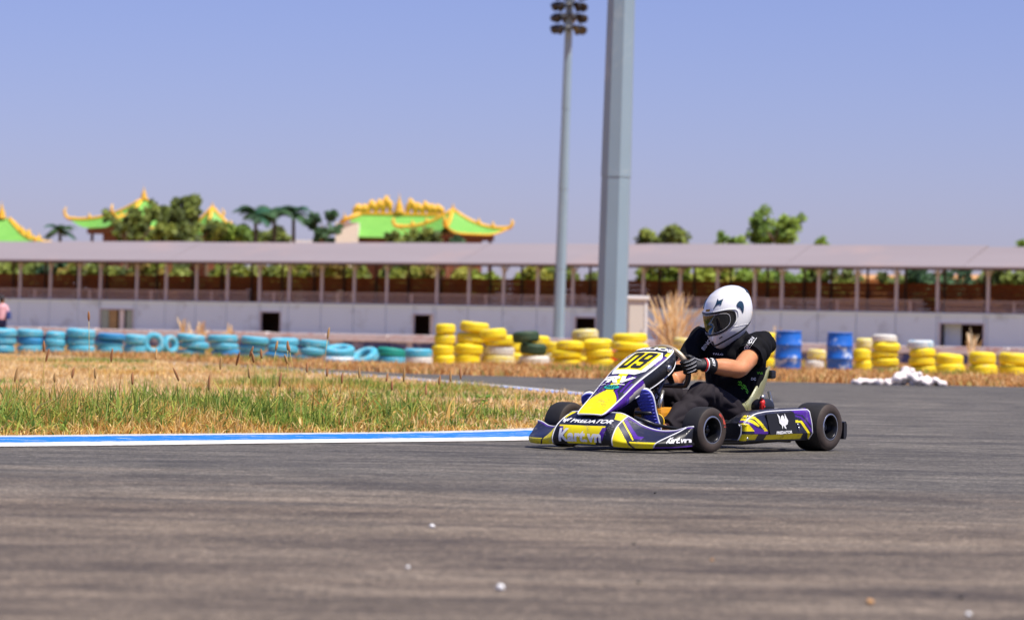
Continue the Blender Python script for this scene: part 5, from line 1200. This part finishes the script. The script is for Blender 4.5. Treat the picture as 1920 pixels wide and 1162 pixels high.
def decal(name, poly, mat, off=.003, th_=.003, parent=hroot):
    pts = [];
    for i in range(len(poly)):
        a, b_ = np.array(poly[i]), np.array(poly[(i+1) % len(poly)])
        for t in (0, .33, .66): pts.append(a+(b_-a)*t)
    c_ = np.mean(pts, 0); m_ = MB(); nn = len(pts)
    r1 = [hel(R(p[0]), p[1], off) for p in pts]; r2 = [hel(R(c_[0]+(p[0]-c_[0])*.5), c_[1]+(p[1]-c_[1])*.5, off+.001) for p in pts]; r0 = [hel(R(p[0]), p[1], -.001) for p in pts]
    ce = hel(R(c_[0]), c_[1], off+.0012)
    V = r0+r1+r2+[ce]; F = []
    for lv in (0, 1):
        for i in range(nn): F.append((lv*nn+i, lv*nn+(i+1) % nn, (lv+1)*nn+(i+1) % nn, (lv+1)*nn+i))
    for i in range(nn): F.append((2*nn+i, 2*nn+(i+1) % nn, 3*nn))
    return m_.add(V, F).build(name, mat, parent)
for s in (1, -1):
    decal('top_vent', [(s*a, b_) for a, b_ in [(24, .056), (33, .080), (37, .105), (42, .093), (57, .096), (52, .083), (49, .068), (44, .076), (32, .073)]], M_HBLUE, .004)
    decal('visor_pivot', [(s*a, b_) for a, b_ in [(87, .040), (90, .049), (94, .054), (98, .052), (101, .042), (102, .026), (101, .008), (99, -.008), (97, -.020), (95.5, -.008), (94, .005), (91.5, .018), (88, .026)]], M_HBLUE, .0045)
    decal('chin_vent', [(s*a, b_) for a, b_ in [(34, -.120), (44, -.112), (46, -.117), (36, -.126)]], M_BLK, .002)
decal('badge', [(-4, .046), (10, .046), (12, .058), (-3, .058)], M_GOLDL, .002)
decal('chin_intake', [(-3, -.135), (7, -.135), (6, -.155), (0, -.160), (-4, -.150)], M_BLK, .002)
decal('rear_spoiler', [(140, .080), (158, .104), (180, .110), (202, .104), (220, .080), (198, .050), (180, .044), (162, .050)], M_HBLUE, .006)
MB().tube([hel(R(a), -.05-.10*((a-60)/100)**1.0*.5-.02, .001) for a in np.linspace(62, 150, 20)], .0010, 6).build('shell_crease', M_HEL, hroot)
# ------------------------------------------------------------------ small plants, stalks, pebbles and the bystander
M_STALK = attr_mat('grass_stalk', rough=.8, spec=.15, vary=.1, vscale=4.)
def stalk_mesh(h, bendx, hl):
    pts = [Vector((bendx*(t**2)*h, .1*bendx*t*h, h*t)) for t in np.linspace(0, 1, 8)]; m_ = MB(); m_.tube(pts, [.0024]*6+[.0020, .0016], 5)
    p0 = pts[-1]; d_ = (pts[-1]-pts[-2]).normalized(); hp = [p0+d_*hl*t+Vector((bendx*.25*t*t*hl, 0, -.12*t*t*hl)) for t in np.linspace(0, 1, 7)]
    h_ = MB(); h_.tube(hp, [.004, .0078, .0092, .0092, .0082, .006, .002], 7)
    for i in range(60):                  # bristles
        q = random.randrange(1, 6); a = random.uniform(0, 6.28); o_ = hp[q].lerp(hp[q+1], random.random()) if q < 6 else hp[q]; e = Vector((math.cos(a), math.sin(a), .5))*.013; k = Vector((.0006, .0006, 0)); h_.add([o_-k, o_+k, o_+e], [(0, 1, 2)])
    return m_, h_
def mcol(hexc): return lin(hexc)
M_ST = pm('straw_stem', lin('#c8b060'), .8, vary=.2); M_HD = pm('seed_head', lin('#a07048'), .85, vary=.25, vscale=30); M_HD2 = pm('pale_seed_head', lin('#b08a58'), .85, vary=.2, vscale=30)
spots = [(22, 690, 60, 21.5), (75, 655, 25, 23), (84, 640, 12, 22), (130, 690, 20, 22), (103, 700, 14, 21), (170, 585, 12, 23), (205, 655, 12, 23), (291, 655, 20, 24), (350, 690, 18, 22), (410, 670, 20, 23), (432, 660, 16, 23), (453, 650, 24, 22.5), (470, 690, 15, 21.5), (486, 660, 14, 22), (495, 655, 10, 23), (507, 640, 10, 22), (540, 640, 12, 23), (552, 665, 24, 22), (560, 645, 14, 23), (575, 680, 14, 22), (606, 615, 14, 24), (612, 690, 12, 23), (640, 700, 12, 22), (675, 690, 12, 24), (720, 700, 14, 24), (755, 690, 12, 23), (800, 722, 12, 24), (820, 705, 12, 24), (845, 695, 12, 25), (866, 690, 10, 25), (735, 715, 10, 22), (520, 700, 12, 21), (390, 705, 12, 21), (250, 700, 12, 20.5), (180, 690, 10, 21)]
ORD35 = ORD+['nineteenth', 'twentieth']+['twenty '+o_ for o_ in ORD[:9]]+['thirtieth']+['thirty '+o_ for o_ in ORD[:9]]
for i, (u, vt, ln, Y) in enumerate(sorted(spots)):
    top = at(u, vt, Y); h = max(.20, top.z); hl = random.uniform(.07, .12); a, b = stalk_mesh(h-hl*.8, random.uniform(-.16, .22), hl); a, b = a.data('stem', M_ST), b.data('seed_head', M_HD if i % 3 else M_HD2); root = empty('foxtail_grass', (top.x, Y, .0), random.uniform(0, 6.28), f'{ORD35[i]} foxtail stalk from the left rising above the infield grass', 'grass stalk', 'foxtail stalks in the infield grass'); root['kind'] = 'thing'
    for nm, me in (('stem', a), ('seed_head', b)):
        obj(nm, me, root)
# leafy weed at the end of the long grass and low broad-leaved plants
M_WEED = attr_mat('weed_leaves', rough=.5, spec=.35, translucent=.25, vary=.15, vscale=10.)
def weed(u, vb, h, nst, label, lf=.05, hexes=('#6f9a3a', '#85ad48', '#5c8a30'), dY=0):
    b = gp(u, vb); root = empty('weed', (b.x, b.y+dY, 0), 0, label, 'plant', 'leafy weeds in the infield'); pal_ = pal(list(hexes))
    for s_ in range(nst):
        a = random.uniform(0, 6.28); ln = random.uniform(.05, .35); hh = h*random.uniform(.65, 1.0); pts = [Vector((math.cos(a)*ln*hh*t*t, math.sin(a)*ln*hh*t*t, hh*t)) for t in np.linspace(0, 1, 6)]
        MB().tube(pts, [.004, .0035, .003, .003, .002, .001], 5).build('stem', M_ST, root); V = []; F = []; C = []
        for k in range(9):
            t = .25+.75*k/8; p = pts[0].lerp(pts[-1], t) if False else pts[min(5, int(t*5))].lerp(pts[min(5, int(t*5)+1)], t*5-int(t*5)); an = k*2.4+a; d_ = Vector((math.cos(an), math.sin(an), random.uniform(-.1, .5))).normalized(); sd = d_.cross(Vector((0, 0, 1))).normalized(); L_ = lf*random.uniform(.7, 1.3); q = len(V)
            V += [p, p+d_*L_*.45+sd*L_*.26, p+d_*L_-Vector((0, 0, L_*.15)), p+d_*L_*.45-sd*L_*.26]; F.append((q, q+1, q+2, q+3)); C.append(random.choice(pal_)*random.uniform(.8, 1.2))
        obj('leaves', mesh_data('leaves', V, F, M_WEED, False, C), root)
weed(905, 782, .20, 5, 'upright leafy green weed at the right end of the long grass', .075)
weed(980, 795, .10, 4, 'small dark green weed nearest the kart', .05, ('#4f7a30', '#5f8a38'))
weed(690, 772, .16, 6, 'bushy green weed in the middle of the long grass', .06); weed(560, 775, .18, 6, 'bushy green weed left of the middle of the grass', .06); weed(790, 776, .15, 6, 'bushy weed with pale tips left of the upright leafy one', .05, ('#8fb050', '#a8bc70', '#7aa048'))
weed(8, 800, .10, 4, 'low green weed at the left edge beside the kerb', .05); weed(200, 790, .13, 5, 'low weed in the left part of the long grass', .05)
# tall dry reeds behind the yellow tyres
def reeds(u0, u1, vt, Y, count, label, hexes=('#ecd0a0', '#e0bc84', '#f4e0bc', '#d4a870')):
    c_ = at((u0+u1)/2, 640, Y); hmax = at((u0+u1)/2, vt, Y).z; wd = (u1-u0)/FPX*Y; root = empty('reed_clump', (c_.x, Y, 0), 0, label, 'grass clump'); pal_ = pal(list(hexes)); V = []; F = []; C = []
    for i in range(count):
        x0 = random.gauss(0, wd*.10); y0 = random.gauss(0, .15); h = hmax*random.uniform(.45, 1.05); lx = random.gauss(.10, .55)*wd*.5; ly = random.gauss(0, .12); w_ = random.uniform(.012, .028); col = random.choice(pal_)*random.uniform(.8, 1.15); pr_ = None
        for t in np.linspace(0, 1, 6):
            p = Vector((x0+lx*t*t, y0+ly*t*t, h*(t-.10*t*t*abs(lx)))); ww = w_*(1-t*.75)*(1.9 if .78 < t < .99 else 1); V += [p-Vector((ww, 0, 0)), p+Vector((ww, .01, 0))]
            if t > 0: q = len(V); F.append((q-4, q-3, q-1, q-2)); C.append(col)
    o = obj('reed_blades', mesh_data('reed_blades', V, F, M_GRASS, False, C), root); return root
reeds(1205, 1315, 545, 82, 130, 'tall dry straw coloured reeds behind the driver and the cabinet')
for (u, vt, lb) in [(345, 595, 'short dry tuft behind the blue tyre row, nearest the glazed opening'), (372, 602, 'short dry tuft behind the blue tyres, second of the row'), (430, 605, 'short dry tuft behind the blue tyres, farthest along'), (1455, 612, 'dry tuft rising behind the driver\'s shoulder'), (1823, 615, 'dry brown tuft before the wide dark opening at right')]: reeds(u-14, u+14, vt, 92, 26, lb)
tag(vox(HEAP[0], 'rubble_heap', M_RUB, .018, 3, None, folds=.012, fscale=14.), 'low heap of soft white rubble on the brown verge', 'rubble').location = HEAP[1]
# pebbles on the asphalt
M_PEB = {'w': pm('white_pebble', (.88, .86, .82), .7), 'o': pm('orange_pebble', (.55, .30, .12), .7), 'd': pm('dark_pebble', (.03, .03, .03), .8)}
for (u, v_, s_, k, lb) in [(938, 1106, .012, 'w', 'bright white pebble on the asphalt near the bottom edge'), (810, 989, .009, 'w', 'small white pebble lying left of the other bright one'), (765, 1065, .006, 'w', 'pale pebble, lowest of the three left of centre'), (1631, 1132, .010, 'o', 'orange pebble on the asphalt at lower right'), (1816, 1154, .007, 'w', 'pale pebble at the lower right corner'), (1335, 1051, .005, 'o', 'small orange pebble below the kart'), (1802, 1122, .006, 'd', 'dark pebble at lower right above the pale one'), (1197, 1093, .005, 'd', 'dark fleck of rubber below the nose of the kart'), (1188, 1021, .004, 'd', 'smaller dark fleck of rubber nearer the kart'), (1228, 925, .005, 'd', 'flat dark rubber crumb just below the kart')]:
    p = gp(u, v_); bm = bmesh.new(); bmesh.ops.create_icosphere(bm, subdivisions=2, radius=1)
    for q in bm.verts: q.co *= 1+.3*mnoise.noise(q.co*1.5+Vector((u, 0, 0)))
    me = bpy.data.meshes.new('pebble'); bm.to_mesh(me); bm.free(); me.materials.append(M_PEB[k]); me.polygons.foreach_set('use_smooth', [True]*len(me.polygons))
    tag(obj('pebble', me, None, (p.x, p.y, s_*.6), (0, 0, u), (s_, s_*.9, s_*.75)), lb, 'pebble', 'pebbles on the asphalt')
# bystander at the left edge
pp = at(3, 600, 110); by = empty('person', (pp.x, 110, 0), R(70), 'bystander in pink top and dark blue trousers at the left edge', 'person')
b_ = MB(); b_.loft([ell(c_, rx, ry) for c_, rx, ry in [((0, 0, .80), .11, .16), ((0, 0, .95), .11, .165), ((0, 0, 1.15), .11, .16), ((0, 0, 1.32), .10, .19), ((0, 0, 1.38), .06, .10)]])
for s in (-1, 1):
    b_.tube([(0, s*.17, 1.33), (.02, s*.23, 1.08), (.16, s*.18, .95)], [.05, .042, .03], 12); b_.tube([(.16, s*.18, .95), (.24, s*.15, .95)], [.03, .02], 10); b_.tube([(0, s*.085, .85), (.02, s*.09, .48), (0, s*.09, .06), (.12, s*.10, .03)], [.085, .06, .045, .03], 12)
b_.tube([(0, 0, 1.34), (.01, 0, 1.48)], .05, 12); b_.lathe([(0, -.12), (.05, -.10), (.078, -.03), (.082, .04), (.06, .10), (0, .12)], 18, c=(.015, 0, 1.53)); b_.tube([(.085, 0, 1.53), (.105, 0, 1.51)], [.016, .012], 8)
bb_ = vox(b_, 'body', M_SKIN, .014, 3, by)
t_ = MB(); t_.loft([ell(c_, rx, ry) for c_, rx, ry in [((0, 0, .86), .125, .178), ((0, 0, .95), .122, .178), ((0, 0, 1.15), .122, .172), ((0, 0, 1.32), .112, .20), ((0, 0, 1.385), .07, .11)]])
for s in (-1, 1): t_.tube([(0, s*.15, 1.33), (.01, s*.225, 1.12)], [.068, .058], 12)
vox(t_, 'top', pm('pink_top', lin('#e8b4bc'), .8), .014, 3, by, folds=.006)
t_ = MB(); t_.loft([ell(c_, rx, ry) for c_, rx, ry in [((0, 0, .93), .118, .170), ((0, 0, .80), .12, .175), ((0, 0, .74), .09, .15)]])
for s in (-1, 1): t_.tube([(0, s*.085, .85), (.02, s*.09, .48), (0, s*.09, .10)], [.10, .078, .062], 12)
vox(t_, 'trousers', pm('navy_trousers', lin('#27305c'), .8), .014, 3, by, folds=.006)
h_ = MB(); h_.lathe([(.0, .145), (.05, .135), (.085, .08), (.095, .0), (.07, -.08), (.03, -.09), (0, -.09)], 16, c=(-.022, 0, 1.54)); vox(h_, 'hair', pm('black_hair', (.012, .010, .010), .6), .012, 2, by)
bag = MB().box((-.02, -.27, 1.0), (.22, .10, .26), bev=.03).build('shoulder_bag', pm('blue_bag', lin('#2b3f7a'), .7), by)
tag(bag, 'dark blue shoulder bag')
